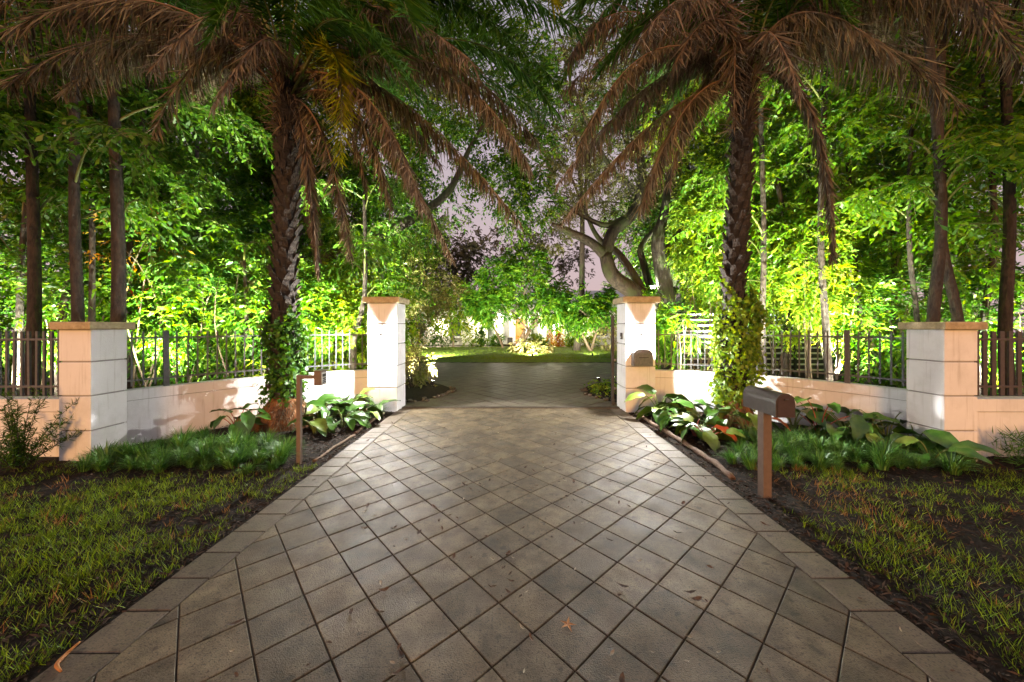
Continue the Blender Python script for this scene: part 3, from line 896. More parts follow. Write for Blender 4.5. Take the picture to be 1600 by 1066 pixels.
def date_palm(label, bx, by, top, r, fronds, extra, seed, mr=.5):
    t = thing('date_palm', label, 'palm tree', (bx, by, 0))
    top = np.array(top) - np.array((bx, by, 0))
    path = smooth_path([(0, 0, -.1), (top[0] * .1 - .03, 0, top[2] * .35), (top[0] * .6 + .02, top[1] * .5, top[2] * .7), top], 8)
    n = len(path)
    rad = [r * (1.12 - .18 * (i / n)) for i in range(n)]
    MB().tube(path, rad, 14).build('trunk', M['ptrunk'], t)
    # old leaf bases in spirals
    zt = top[2]
    nb = 250
    for i in range(nb):
        z = .45 + (zt - .45) * i / nb
        f = np.interp(z, path[:, 2], np.arange(n)); i0 = min(int(f), n - 2); fr = f - i0
        c = path[i0] * (1 - fr) + path[i0 + 1] * fr
        a = i * 2.39996 + rng.normal() * .08
        rr = np.interp(f, np.arange(n), rad) * .985
        o = link('leaf_base', boot_me, t)
        o.location = (c[0] + rr * math.cos(a), c[1] + rr * math.sin(a), z)
        s = rng.uniform(.85, 1.3)
        o.scale = (s * 1.05, s * rng.uniform(.7, 1.2), s * rng.uniform(.8, 1.25))
        o.rotation_euler = (rng.normal() * .12 - .05, rng.normal() * .15, a - math.pi / 2)
    # skirt of root fibre at the foot
    pr = [(mr, -.08), (mr * .93, .09), (mr * .74, .26), (mr * .55, .42), (r * 1.05, .54)]
    V, fs = [], []
    m_ = 40
    for k, (rr, z) in enumerate(pr):
        for q in range(m_):
            a = 2 * math.pi * q / m_
            g = 1 + .22 * mnoise.noise((3 * math.cos(a) + seed, 3 * math.sin(a), z * 2)) * (1.3 - k * .2) + .06 * mnoise.noise((11 * math.cos(a) + seed, 11 * math.sin(a), z * 9))
            V.append((rr * g * math.cos(a), rr * g * math.sin(a), z + .06 * mnoise.noise((2 * math.cos(a), 2 * math.sin(a), seed))))
    for k in range(len(pr) - 1):
        for q in range(m_):
            q2 = (q + 1) % m_
            fs.append((k * m_ + q, k * m_ + q2, (k + 1) * m_ + q2, (k + 1) * m_ + q))
    MB().add(V, fs, True).build('root_mound', M['rootfib'], t)
    fib = Leaves()
    nf = 1500
    a = rng.uniform(0, 6.283, nf); kk = rng.random(nf)
    rr = mr * (1.0 - .55 * kk); z = .03 + .45 * kk
    p = np.stack([rr * np.cos(a), rr * np.sin(a), z], -1)
    d = np.stack([np.cos(a) * .5, np.sin(a) * .5, np.full(nf, -1.0)], -1) + rng.normal(size=(nf, 3)) * .3
    o_ = np.stack([np.cos(a), np.sin(a), np.zeros(nf)], -1)
    fib.add(p + o_ * .02, d, o_, rng.uniform(.06, .14, nf), .010, None, .4)
    fb = fib.build('root_fibre', M['frond_dead'], t); fb['kind'] = 'stuff'
    org = np.array((bx, by, 0.0))
    ca = np.array(top)
    for (mp, tp, dm, dt, kind, ll) in fronds:
        mm = np.array(P(mp[0], mp[1], by + dm)) - org
        tt = np.array(P(tp[0], tp[1], by + dt)) - org
        az = nrm((tt - ca) * np.array((1, 1, 0)))
        a0 = ca + az * r * .7 + np.array((0, 0, rng.uniform(-.35, .2)))
        ln = np.linalg.norm(mm - a0) + np.linalg.norm(tt - mm)
        nl = int(ln / .0165); ll = ll * 1.45
        if kind == 'dead':
            pinnate(t, a0, mm, tt, nl, ll, .55, M['frond_dead'], M['rachis'], wid=.026, t0=.14, vee=0, keep=.93, jit=.17)
        elif kind == 'grey':
            pinnate(t, a0, mm, tt, nl, ll, .5, M['frond_grey'], M['rachis'], wid=.025, t0=.14, vee=0, keep=.9, jit=.2)
        elif kind == 'tight':
            pinnate(t, a0, mm, tt, int(nl * 1.3), ll, .3, M['frond_grey'], M['rachis'], wid=.026, t0=.12, fwd=1.6, vee=0, jit=.12)
        elif kind == 'yellow':
            pinnate(t, a0, mm, tt, nl, ll, .25, M['frond_yel'], M['rachis_g'], wid=.03, t0=.15, fwd=.9)
        else:
            pinnate(t, a0, mm, tt, nl, ll, .14, M['frond_green'], M['rachis_g'], wid=.028, t0=.16, fwd=.6)
    for (az, el, ln, dr_, kind) in extra:
        h = np.array((math.sin(az), math.cos(az), 0))
        a0 = ca + h * r * .6 + np.array((0, 0, .15))
        mm = a0 + h * ln * .5 * math.cos(el) + UP * ln * .5 * math.sin(el)
        tt = a0 + h * ln * .92 * math.cos(el * .5) + UP * (ln * .75 * math.sin(el) - dr_)
        nl = int(ln / .022)
        if kind == 'g':
            pinnate(t, a0, mm, tt, nl, .42, .14, M['frond_green'], M['rachis_g'], wid=.028, t0=.16)
        else:
            pinnate(t, a0, mm, tt, nl, .40, .5, M['frond_dead'], M['rachis'], wid=.026, t0=.18, vee=0, keep=.9)
    # frayed sheath fibres at the crown base
    sh = Leaves(); ns = 420
    a = rng.uniform(0, 6.283, ns)
    o_ = np.stack([np.cos(a), np.sin(a), np.zeros(ns)], -1)
    p = ca + o_ * r * rng.uniform(.5, 1.1, ns)[:, None] + UP * rng.uniform(-1.0, .5, ns)[:, None]
    d = o_ * rng.uniform(.2, 1.0, ns)[:, None] + UP * rng.uniform(-1.0, 1.1, ns)[:, None]
    sh.add(p, d, o_ + rng.normal(size=(ns, 3)) * .4, rng.uniform(.2, .55, ns), .022, None, .35)
    x = sh.build('sheath_fibre', M['frond_grey'], t); x['kind'] = 'stuff'
    return t

LP, RP = 6.4, 6.5
lp_top = P(449, 130, LP); rp_top = P(1161, 120, RP)
frL = [((640, 62), (842, 225), .2, .5, 'dead', .50), ((600, 140), (815, 350), .3, .7, 'dead', .42), ((545, 165), (612, 325), -.2, -.3, 'dead', .40),
       ((505, 215), (548, 405), -.4, -.6, 'dead', .30), ((520, 80), (530, 255), -.5, -.8, 'yellow', .36), ((650, 8), (872, 130), .2, .3, 'green', .52),
       ((640, -40), (905, 45), -.4, -.6, 'green', .55), ((640, 75), (858, 190), .6, 1.0, 'green', .45), ((240, 55), (5, 135), -.5, -.9, 'dead', .50),
       ((250, 5), (-30, 70), -.9, -1.4, 'dead', .48), ((335, 75), (226, 240), -.3, -.3, 'dead', .34), ((585, 200), (708, 408), .1, .2, 'dead', .34),
       ((478, 235), (497, 430), -.3, -.35, 'tight', .24), ((350, 40), (120, 110), .6, 1.1, 'dead', .42), ((560, 110), (690, 260), .7, 1.2, 'grey', .42),
       ((330, -30), (40, 10), .2, .4, 'grey', .45), ((350, 95), (300, 160), .9, 1.4, 'grey', .30), ((720, -90), (860, -10), -.8, -1.4, 'yellow', .5),
       ((560, 10), (745, 105), -.7, -1.1, 'grey', .40), ((660, 95), (830, 265), -.4, -.7, 'dead', .42), ((300, 45), (90, 150), -.1, -.2, 'dead', .45), ((370, 20), (235, 110), -.8, -1.4, 'grey', .42),
       ((420, 60), (330, 170), -.9, -1.5, 'grey', .32), ((180, -20), (-60, 20), -.3, -.5, 'dead', .5), ((520, 140), (575, 300), .6, .9, 'dead', .36), ((570, 150), (660, 330), -.5, -.8, 'grey', .40),
       ((690, 60), (868, 175), -.6, -1.0, 'green', .42), ((610, -10), (800, 60), -.1, -.2, 'green', .48), ((520, 30), (640, 130), -1.0, -1.6, 'green', .4), ((400, -20), (330, 60), -1.0, -1.6, 'green', .42),
       ((560, -20), (640, 30), -1.2, -2.0, 'green', .5), ((600, 20), (760, 80), 1.0, 1.8, 'green', .5)]
frR = [((1035, 120), (872, 285), .1, .2, 'grey', .46), ((1030, 185), (880, 345), .3, .5, 'grey', .40), ((1075, 165), (1000, 330), -.3, -.4, 'dead', .50),
       ((1310, 48), (1500, 165), -.2, -.4, 'dead', .62), ((1380, -45), (1610, 110), -.5, -.9, 'dead', .58), ((1262, 165), (1302, 408), -.4, -.5, 'tight', .30),
       ((1050, 48), (880, 140), .2, .4, 'grey', .42), ((1020, -30), (875, 130), .5, .9, 'green', .48), ((1060, 30), (960, 190), .7, 1.2, 'green', .42),
       ((1150, 60), (1148, 200), -.5, -.6, 'grey', .36), ((1120, 30), (1055, 100), -.8, -1.2, 'grey', .40), ((1400, 0), (1640, 60), .2, .4, 'dead', .55),
       ((1280, -30), (1440, 40), .6, 1.1, 'green', .5), ((1230, 10), (1330, 100), 1.0, 1.8, 'dead', .45), ((1050, -60), (900, 10), -.5, -.8, 'green', .5),
       ((1250, 20), (1400, 90), -.9, -1.5, 'dead', .48), ((1440, -60), (1640, 30), -.2, -.3, 'dead', .55), ((1020, 80), (905, 230), -.4, -.7, 'dead', .40), ((1100, 130), (1045, 290), .3, .5, 'grey', .42),
       ((1110, -10), (1000, 60), -1.1, -1.8, 'grey', .45), ((1300, 20), (1480, 110), .5, .8, 'grey', .52), ((1000, 20), (890, 90), -.1, -.1, 'grey', .44), ((1200, 50), (1250, 150), -1.0, -1.5, 'grey', .34),
       ((1060, 10), (930, 120), -.3, -.5, 'green', .42), ((1120, 70), (1030, 190), .9, 1.5, 'green', .4), ((1230, -30), (1330, 30), -.8, -1.4, 'green', .45), ((1090, 90), (985, 200), .4, .7, 'green', .36),
       ((1330, -70), (1560, 20), -.9, -1.5, 'grey', .55)]
def ring(n, seed):
    r_ = np.random.default_rng(seed)
    return [(2 * math.pi * i / n + r_.normal() * .15, r_.uniform(.55, 1.15), r_.uniform(3.4, 4.4), r_.uniform(.2, 1.2), 'g') for i in range(n)]
date_palm('tall date palm with dead fronds, trunk wrapped in dark ivy', lp_top.x - .04, LP, lp_top, .165, frL, ring(16, 3), 1.3)
date_palm('tall date palm with dead fronds, trunk wrapped in bright vine', rp_top.x - .17, RP, rp_top, .16, frR, ring(16, 5), 7.7, .40)

def ivy(label, bx, by, dx, z0, z1, r0, r1, n, mat, ls):
    L_ = Leaves()
    z = rng.uniform(0, 1, n) ** .85
    a = rng.uniform(0, 6.283, n)
    edge = z0 + (z1 - z0) * (1 - .18 * np.abs(np.sin(a * 1.5 + 1)))
    zz = z0 + (edge - z0) * z
    bulge = np.array([1 + .7 * mnoise.noise((math.cos(q) * 1.5, math.sin(q) * 1.5, h * 1.4)) for q, h in zip(a, zz)])
    rr = (r0 + (r1 - r0) * np.sin(np.clip(z, 0, 1) * math.pi) ** .8) * bulge * rng.uniform(.8, 1.05, n)
    o_ = np.stack([np.cos(a), np.sin(a), np.zeros(n)], -1)
    p = o_ * rr[:, None] + np.stack([dx * zz, np.zeros(n), zz], -1)
    d = o_ * .5 + rng.normal(size=(n, 3)) * .5 + np.array([0, 0, -.75])
    sz = rng.uniform(.45, 1.45, n) ** 1.2
    stray = rng.random(n) < .12
    p = p + o_ * (stray * rng.uniform(0, .16, n))[:, None]
    L_.add(p, d, o_ + rng.normal(size=(n, 3)) * .35, ls * sz, ls * .8 * sz, None, .4, .12)
    o = L_.build('ivy_vine', mat)
    o.location = (bx, by, 0)
    return tag(o, label, 'vine')
ivy('dark green ivy climbing the lower palm trunk by the keypad post', lp_top.x - .04, LP, .0, .3, 2.2, .22, .26, 3300, M['ivy'], .07)
ivy('bright green vine bushing around the palm trunk behind the mailbox', rp_top.x - .17, RP, .03, .3, 2.7, .23, .33, 5200, M['ivy_y'], .07)

# ------------------------------------------------------------------ fishtail palms behind the walls
def fishtail(label, x, y, hgt, r, lean, nfr, mat, group, z_lo=1.4, flen=2.3, leaf=(.155, .06), bias=None):
    t = thing('fishtail_palm', label, 'palm tree', (x, y, 0), group)
    r *= .72 if r > .09 else 1.0
    path = smooth_path([(0, 0, -.1), (lean[0] * .2 + rng.normal() * .10, lean[1] * .2, hgt * .22), (lean[0] * .5 + rng.normal() * .14, lean[1] * .5, hgt * .5), (lean[0] * 1.5, lean[1], hgt)], 7)
    n = len(path)
    MB().tube(path, list(np.linspace(r * 1.1, r * .7, n)), 10).build('trunk', M['ftrunk'], t)
    for i in range(nfr):
        z = z_lo + (hgt - z_lo) * (i + rng.random() * .8) / nfr
        f = np.interp(z, path[:, 2], np.arange(n)); i0 = min(int(f), n - 2)
        c = path[i0] + (path[i0 + 1] - path[i0]) * (f - i0)
        az = i * 2.4 + rng.normal() * .3
        if bias is not None and rng.random() < .45: az = bias + rng.normal() * .7
        h = np.array((math.sin(az), math.cos(az), 0))
        ln = flen * rng.uniform(.75, 1.15)
        el = rng.uniform(.1, 1.25)
        mm = c + h * ln * .5 * math.cos(el) + UP * ln * .5 * math.sin(el)
        tt = c + h * ln * math.cos(el * .4) + UP * (ln * .35 * math.sin(el) - rng.uniform(.0, .7))
        bipinnate(t, c, mm, tt, 12, flen * .32, leaf, mat, M['rachis_g'], r0=.022, t0=.3)
    return t
G1 = 'fishtail palms behind the wall with the keypad post'
G2 = 'fishtail palms behind the wall with the mailbox'
def gx(xpx, d): return (xpx - CX) * d / F
fl = [(45, 6.2, 7.5, .13, (-.3, .3), 8, 'leaning dark fishtail palm trunk behind the street wall'),
      (118, 6.3, 8.5, .12, (-.15, .2), 8, 'slender fishtail palm standing just behind the end pillar cap'),
      (172, 6.5, 9.0, .15, (-.25, .3), 9, 'thick ringed fishtail palm behind the end pillar'),
      (85, 7.4, 8.0, .10, (.1, .3), 8, 'thin fishtail palm further back between two thicker trunks'),
      (-60, 6.6, 8.0, .12, (.2, .2), 9, 'fishtail palm rising behind the street wall fence'),
      (250, 8.6, 7.0, .13, (-.2, .2), 10, 'fishtail palm carrying hanging fruit strands behind picket fence'),
      (372, 8.4, 3.4, .05, (.05, .1), 9, 'young fishtail palm with thin stem behind picket fence'),
      (556, 9.4, 5.5, .10, (.1, .2), 8, 'fishtail palm close behind the plain gate pillar')]
fl += [(22, 7.0, 7.5, .06, (.3, .2), 4, 'slim dark stem beside the leaning trunk'), (142, 7.2, 8.0, .055, (-.2, .2), 4, 'slim dark stem between slender and thick ringed palms'),
       (205, 7.8, 8.0, .06, (.15, .2), 4, 'slim dark stem between thick ringed palm and fruiting palm'), (315, 9.4, 7.0, .06, (-.2, .2), 4, 'slim dark stem beyond the fruiting palm')]
for x, d, hg, r, ln, nf, lb_ in fl:
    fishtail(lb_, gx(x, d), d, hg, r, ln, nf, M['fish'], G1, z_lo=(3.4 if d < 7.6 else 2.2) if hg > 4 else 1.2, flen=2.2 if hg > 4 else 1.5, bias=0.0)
frr = [(1196, 8.6, 8.0, .10, (.0, .2), 9, 'slim fishtail palm close beside the vine-wrapped date palm'),
       (1230, 9.2, 6.0, .08, (-.1, .2), 9, 'thin fishtail palm in front of the slatted screen'),
       (1298, 7.9, 8.0, .10, (.05, .2), 9, 'fishtail palm behind the hanging dead frond'),
       (1462, 6.6, 8.5, .13, (.0, .2), 9, 'twin fishtail palm behind the end pillar, ringed trunk'),
       (1490, 6.8, 8.0, .12, (.1, .3), 8, 'twin fishtail palm behind the end pillar, smoother trunk'),
       (1578, 6.5, 8.0, .13, (.1, .2), 9, 'dark fishtail palm behind the broad picket fence'),
       (1660, 6.9, 8.0, .13, (.1, .2), 9, 'fishtail palm behind the far run of broad pickets'),
       (1400, 8.4, 4.5, .07, (.1, .2), 9, 'young arching fishtail palm before the side lawn')]
frr += [(1262, 8.8, 7.5, .05, (.15, .2), 4, 'slim stem between thin palm and hanging frond palm'), (1345, 8.6, 7.5, .055, (-.15, .2), 4, 'slim stem just past the hanging dead frond'),
        (1435, 7.6, 8.0, .05, (.1, .2), 4, 'slim stem next to the twin ringed palms'), (1535, 7.3, 8.0, .06, (.1, .2), 4, 'slim stem between the twin palms and the dark palm')]
for x, d, hg, r, ln, nf, lb_ in frr:
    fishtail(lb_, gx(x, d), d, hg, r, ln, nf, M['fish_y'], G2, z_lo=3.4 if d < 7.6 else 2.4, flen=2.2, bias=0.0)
# fruit strands
for nm, lab, p, mt, n, ln in (('fruit_cluster', 'hanging green fruit strands on fishtail palm', P(277, 428, 8.2), M['fruit'], 46, .42), ('fruit_cluster', 'brown dried fruit bunch on fishtail palm', P(240, 405, 8.2), M['nest'], 40, .25)):
    mb = MB()
    for i in range(n):
        a = rng.uniform(0, 6.28); q = rng.uniform(0, .12)
        x_, y_ = q * math.cos(a), q * math.sin(a)
        mb.tube([(x_ * .3, y_ * .3, ln * .5), (x_, y_, ln * .25), (x_ * 1.1, y_ * 1.1, -ln * rng.uniform(.25, .5))], [.008, .012, .006], 4)
    o = mb.build(nm, mt); o.location = p; tag(o, lab, 'fruit')

# ------------------------------------------------------------------ understory shrubs behind the walls
def shrub(label, x, y, z0, w, h, n, mat, leaf=(.15, .055), k=7, group=None, stems=6, twig=.35):
    t = thing('shrub', label, 'shrub', (x, y, 0), group)
    sm = MB(); L_ = Leaves()
    for s in range(stems):
        a = rng.uniform(0, 6.28); rr = w * rng.uniform(.2, .7)
        branch_to(sm, (rng.normal() * .08, rng.normal() * .08, -.05), (rr * math.cos(a), rr * .7 * math.sin(a), z0 + h * rng.uniform(.5, .95)), .022, .006, .05)
    sm.build('stem', M['bark_pale'], t)
    nl = 4
    for _ in range(nl):
        c = (rng.uniform(-.45, .45) * w, rng.uniform(-.3, .3) * w, z0 + h * rng.uniform(.3, .75))
        p, v = lobe_points(c, (w * .62, w * .5, h * .42), n // nl, .45, rng.random() * 40, .3, 1.6)
        sprays(L_, p, v, k, twig, leaf[0], leaf[1], .35)
    L_.build('foliage', mat, t)
    return t
GS1 = 'leafy shrubs crowding behind the ivy palm fence'
GS2 = 'leafy shrubs crowding behind the bright vine palm fence'
sl_ = [(-10.2, 7.4, 1.2, 3.6), (-9.0, 8.0, 1.2, 3.2), (-7.8, 8.2, 1.2, 3.0), (-6.6, 8.6, 1.2, 3.2), (-5.6, 9.1, 1.1, 3.0), (-4.8, 9.7, 1.1, 3.2), (-4.0, 10.8, 1.0, 2.6),
       (-11.2, 9.2, 1.6, 3.4), (-9.4, 9.8, 1.6, 3.2), (-7.6, 10.6, 1.6, 3.4), (-6.0, 11.4, 1.5, 3.2)]
nmL = ['low shrub behind the street wall pickets', 'bushy shrub between the dark ringed trunks', 'bushy shrub against the fence by the end pillar', 'shrub below the hanging fruit strands',
       'glossy shrub behind the young thin-stemmed palm', 'bright shrub behind the ivy palm trunk', 'light shrub beside the plain gate pillar', 'tall shrub deep behind the leaning trunks',
       'tall shrub behind the thick ringed trunk', 'tall shrub behind the fruiting palm', 'tall shrub behind the sagging dark limb']
for i, (x, y, w_, h_) in enumerate(sl_):
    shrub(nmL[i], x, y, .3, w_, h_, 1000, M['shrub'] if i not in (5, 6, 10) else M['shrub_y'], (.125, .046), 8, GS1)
sr_ = [(10.2, 7.6, 1.2, 3.4), (8.9, 8.1, 1.2, 3.2), (7.4, 8.7, 1.0, 3.0), (7.4, 9.9, .9, 3.0), (5.6, 10.4, .9, 3.2), (3.75, 9.5, .5, 2.2),
       (11.2, 9.4, 1.6, 3.4), (9.4, 10.2, 1.6, 3.2), (7.4, 11.4, 1.4, 4.6)]
nmR = ['shrub behind the broad dark pickets', 'bushy shrub behind the twin ringed trunks', 'arching shrub before the side lawn', 'bright shrub before the slatted screen', 'feathery shrub behind the vine-wrapped trunk',
       'slim cane shrub beside the letterbox pillar', 'tall shrub behind the dark trunk and broad pickets', 'tall shrub behind the twin trunks', 'tall shrub rising above the slatted screen']
for i, (x, y, w_, h_) in enumerate(sr_):
    z0 = {2: 1.5, 3: 2.0, 4: 2.2, 7: 1.1, 8: 2.3}.get(i, .3)
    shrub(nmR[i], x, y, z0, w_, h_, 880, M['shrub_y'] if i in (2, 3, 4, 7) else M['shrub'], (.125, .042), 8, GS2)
shrub('croton shrub with orange and yellow leaves among dark trunks', -8.1, 7.6, 2.6, .7, 1.6, 60, M['orange'], (.13, .04), 5)
shrub('low yellow flowering shrub glimpsed behind the picket fence', -5.6, 8.1, .2, .5, .9, 120, M['shrub_y'], (.12, .045), 6)
shrub('pale variegated shrub inside the gate by the stone edged bed', -2.85, 10.2, .1, .55, 1.2, 160, M['cream'], (.13, .045), 6)

# ------------------------------------------------------------------ tall trees
GT1, GT2 = 'tall garden trees behind the ivy palm', 'tall garden trees behind the bright vine palm'
tl_ = [(-13.5, 11.0, 'broad tree deep behind the leaning trunk'), (-10.6, 12.2, 'broad tree behind the ringed palm trunks'), (-7.8, 12.6, 'broad tree behind the fruiting palm'),
       (-5.6, 13.4, 'broad tree above the sagging dark limb'), (-16, 15.0, 'dense tree behind the street wall end'), (-11.0, 16.5, 'dense back tree behind the broad garden trees')]
for i, (x, y, lb_) in enumerate(tl_):
    lobes = [((x + rng.normal() * .8, y + rng.normal() * .5, z), (2.1, 1.7, 1.5), 760) for z in (4.2, 6.2, 8.2, 10.2, 12.2)]
    lobes += [((x + rng.uniform(-2, 2), y + rng.normal() * .5, z), (1.6, 1.4, 1.3), 420) for z in (5.5, 8.0, 10.8)]
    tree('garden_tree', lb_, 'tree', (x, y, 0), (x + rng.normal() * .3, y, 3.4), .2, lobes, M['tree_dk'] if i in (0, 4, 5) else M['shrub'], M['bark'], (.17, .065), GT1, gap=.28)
tr_ = [(13.2, 10.8, 'broad tree deep behind the broad pickets'), (10.6, 12.4, 'broad tree behind the twin ringed trunks'), (8.2, 13.6, 'broad tree above the slatted screen'),
       (16, 15.0, 'dense tree behind the far street wall'), (11.5, 17.0, 'dense back tree beyond the slatted screen'), (6.3, 14.6, 'tall tree beside the mossy oak')]
for i, (x, y, lb_) in enumerate(tr_):
    zs = (4.4, 6.2, 8.2, 10.2, 12.2) if i != 2 else (5.0, 6.8, 8.8, 10.8, 12.6)
    lobes = [((x + rng.normal() * .8, y + rng.normal() * .5, z), (2.0, 1.7, 1.4), 680) for z in zs]
    lobes += [((x + rng.uniform(-2, 2), y + rng.normal() * .5, z), (1.5, 1.4, 1.2), 350) for z in (5.8, 8.0, 10.8)]
    tree('garden_tree', lb_, 'tree', (x, y, 0), (x + rng.normal() * .3, y, 3.4), .2, lobes, M['tree_dk'] if i in (3, 4) else M['shrub'], M['bark'], (.17, .06), GT2, gap=.34)

# mossy live oak behind the letterbox pillar
oak = thing('live_oak', 'mossy live oak with curving forked limbs behind the letterbox pillar', 'tree', (P(1010, 592, 12).x, 12.0, 0))
oo = np.array(oak.location)
def limb(name, px, d, rad, parent, org, mat=None, n=6):
    pts = smooth_path([np.array(P(x, y, d + dd)) - org for x, y, dd in px], n)
    return MB().tube(pts, list(np.interp(np.linspace(0, 1, len(pts)), np.linspace(0, 1, len(rad)), rad)), 10).build(name, mat or M['bark'], parent)
limb('trunk', [(1012, 600, 0), (1010, 520, 0), (998, 466, 0), (958, 432, -.1), (946, 398, -.1)], 12, [.42, .36, .30, .26, .22], oak, oo)
limb('limb', [(946, 400, -.1), (958, 362, 0), (988, 335, .1), (1003, 290, .2), (1000, 230, .3), (1012, 170, .4), (1005, 90, .5)], 12, [.21, .2, .18, .16, .13, .1, .06], oak, oo)
limb('limb', [(948, 402, -.1), (922, 378, -.2), (888, 362, -.3), (862, 350, -.4)], 12, [.19, .15, .12, .07], oak, oo)
limb('limb', [(985, 336, .1), (950, 352, .0), (915, 340, -.1), (880, 318, -.2), (855, 315, -.2)], 12, [.12, .1, .07, .05, .03], oak, oo)
limb('limb', [(1012, 470, .2), (990, 430, .4), (965, 395, .5), (935, 372, .6), (915, 330, .7), (905, 280, .8)], 12, [.16, .14, .12, .09, .06, .03], oak, oo)
limb('limb', [(1018, 455, .2), (1005, 410, .3), (1002, 385, .4), (1030, 350, .5), (1060, 320, .6)], 12, [.14, .12, .1, .07, .04], oak, oo)
limb('limb', [(1000, 300, .2), (960, 270, .2), (920, 200, .3), (895, 130, .3)], 12, [.1, .08, .06, .03], oak, oo)
limb('limb', [(1000, 240, .3), (1040, 190, .3), (1075, 120, .3)], 12, [.1, .07, .03], oak, oo)
L_ = Leaves()
for (x, y, dd, rx, rz, n) in [(930, 300, .2, 1.1, .8, 150), (985, 260, .4, 1.2, .9, 190), (900, 210, .5, 1.0, .9, 120), (950, 160, .6, 1.1, .9, 130), (1030, 200, .5, 1.1, 1., 170),
                              (1060, 300, .6, 1.1, .9, 190), (1040, 380, .8, .8, .7, 110), (885, 330, .0, .7, .4, 60), (960, 330, .8, 1., .5, 110), (1010, 100, .6, 1.2, 1., 150), (920, 90, .6, 1., .8, 90), (1080, 390, .6, .7, .8, 110)]:
    c = np.array(P(x, y, 12 + dd)) - oo
    p, v = lobe_points(c, (rx, rx, rz), n, .2, rng.random() * 50, .3, 1.2)
    sprays(L_, p, v, 9, .38, .11, .042, .2)
L_.build('crown', M['oak'], oak)
ok2 = thing('live_oak', 'dark upright oak trunk directly behind the letterbox pillar lamp', 'tree', (P(1046, 590, 11).x, 11.0, 0))
o2 = np.array(ok2.location)
limb('trunk', [(1046, 600, 0), (1042, 480, 0), (1034, 420, 0), (1028, 375, 0), (1040, 320, .2), (1050, 220, .4)], 11, [.34, .27, .23, .2, .13, .06], ok2, o2)
limb('limb', [(1032, 410, 0), (1052, 375, .1), (1085, 330, .2), (1095, 250, .2)], 11, [.14, .1, .07, .04], ok2, o2)
L_ = Leaves()
for (x, y, rx, rz, n) in [(1075, 260, 1.0, .9, 190), (1100, 340, .9, .9, 200), (1060, 180, 1.1, .9, 190), (1120, 200, 1.0, 1.0, 190), (1090, 430, .7, .8, 150)]:
    c = np.array(P(x, y, 11.2)) - o2
    p, v = lobe_points(c, (rx, rx, rz), n, .3, rng.random() * 50, .25, 1.2)
    sprays(L_, p, v, 8, .4, .15, .05, .35)
L_.build('crown', M['shrub_y'], ok2)

# oak with a dark sagging limb behind the plain gate pillar, hung with vines
ok3 = thing('spreading_oak', 'oak with a dark sagging limb hung with vines behind the plain gate pillar', 'tree', (P(485, 600, 10.8).x, 10.8, 0))
o3 = np.array(ok3.location)
limb('trunk', [(478, 600, 0), (486, 500, 0), (494, 440, 0), (500, 400, 0), (480, 330, .2), (470, 240, .4)], 10.8, [.30, .26, .24, .2, .16, .08], ok3, o3)
limb('limb', [(498, 405, 0), (540, 392, -.1), (590, 372, -.2), (640, 345, -.2), (675, 322, -.1), (706, 292, 0), (735, 230, .2), (770, 170, .4)], 10.8, [.19, .17, .16, .14, .12, .1, .07, .03], ok3, o3)
L_ = Leaves()
for (x, y, dd, rx, rz, n) in [(600, 290, .8, 1.3, 1.1, 190), (690, 250, .6, 1.2, 1.2, 260), (760, 230, .5, 1.0, 1.2, 280), (800, 290, .5, .7, .8, 170), (745, 160, .6, 1.2, 1.0, 200), (640, 190, 1, 1.4, 1.2, 220), (540, 330, 1, 1.2, 1, 190), (700, 330, 1.0, .8, .4, 70), (800, 170, .9, 1.1, 1.0, 240), (820, 90, 1.0, 1.2, 1.0, 240), (760, 60, .9, 1.4, 1.0, 240), (838, 250, .9, .7, .9, 200), (850, 320, .9, .5, .6, 120), (800, 340, .9, .6, .5, 110), (850, 150, .9, .9, 1.0, 200), (780, 280, .8, .9, .9, 220)]:
    c = np.array(P(x, y, 10.8 + dd)) - o3
    p, v = lobe_points(c, (rx, rx * .8, rz), n, .35, rng.random() * 50, .25, 1.2)
    sprays(L_, p, v, 8, .4, .12, .06, .4)
L_.build('crown', M['shrub'], ok3)
L_ = Leaves(); vm = MB()
for i in range(70):
    xp = rng.uniform(560, 708); yt = np.interp(xp, [560, 640, 706], [385, 350, 320]) + rng.uniform(0, 25); ln = rng.uniform(.4, 2.3)
    a = np.array(P(xp, yt, 10.8 + rng.uniform(-.5, 1.2))) - o3
    n = int(ln / .05)
    zz = np.linspace(0, ln, n)
    p = a + np.stack([np.cumsum(rng.normal(size=n) * .012), np.cumsum(rng.normal(size=n) * .012), -zz], -1)
    vm.tube(p[::4] if n > 8 else p, .006, 4, cap=False)
    L_.add(p, dirs(n) + np.array([0, 0, -.9]), dirs(n), rng.uniform(.05, .12, n), rng.uniform(.02, .045, n), None)
vm.build('hanging_stem', M['rachis_g'], ok3)
L_.build('hanging_vine', M['shrub_y'], ok3)

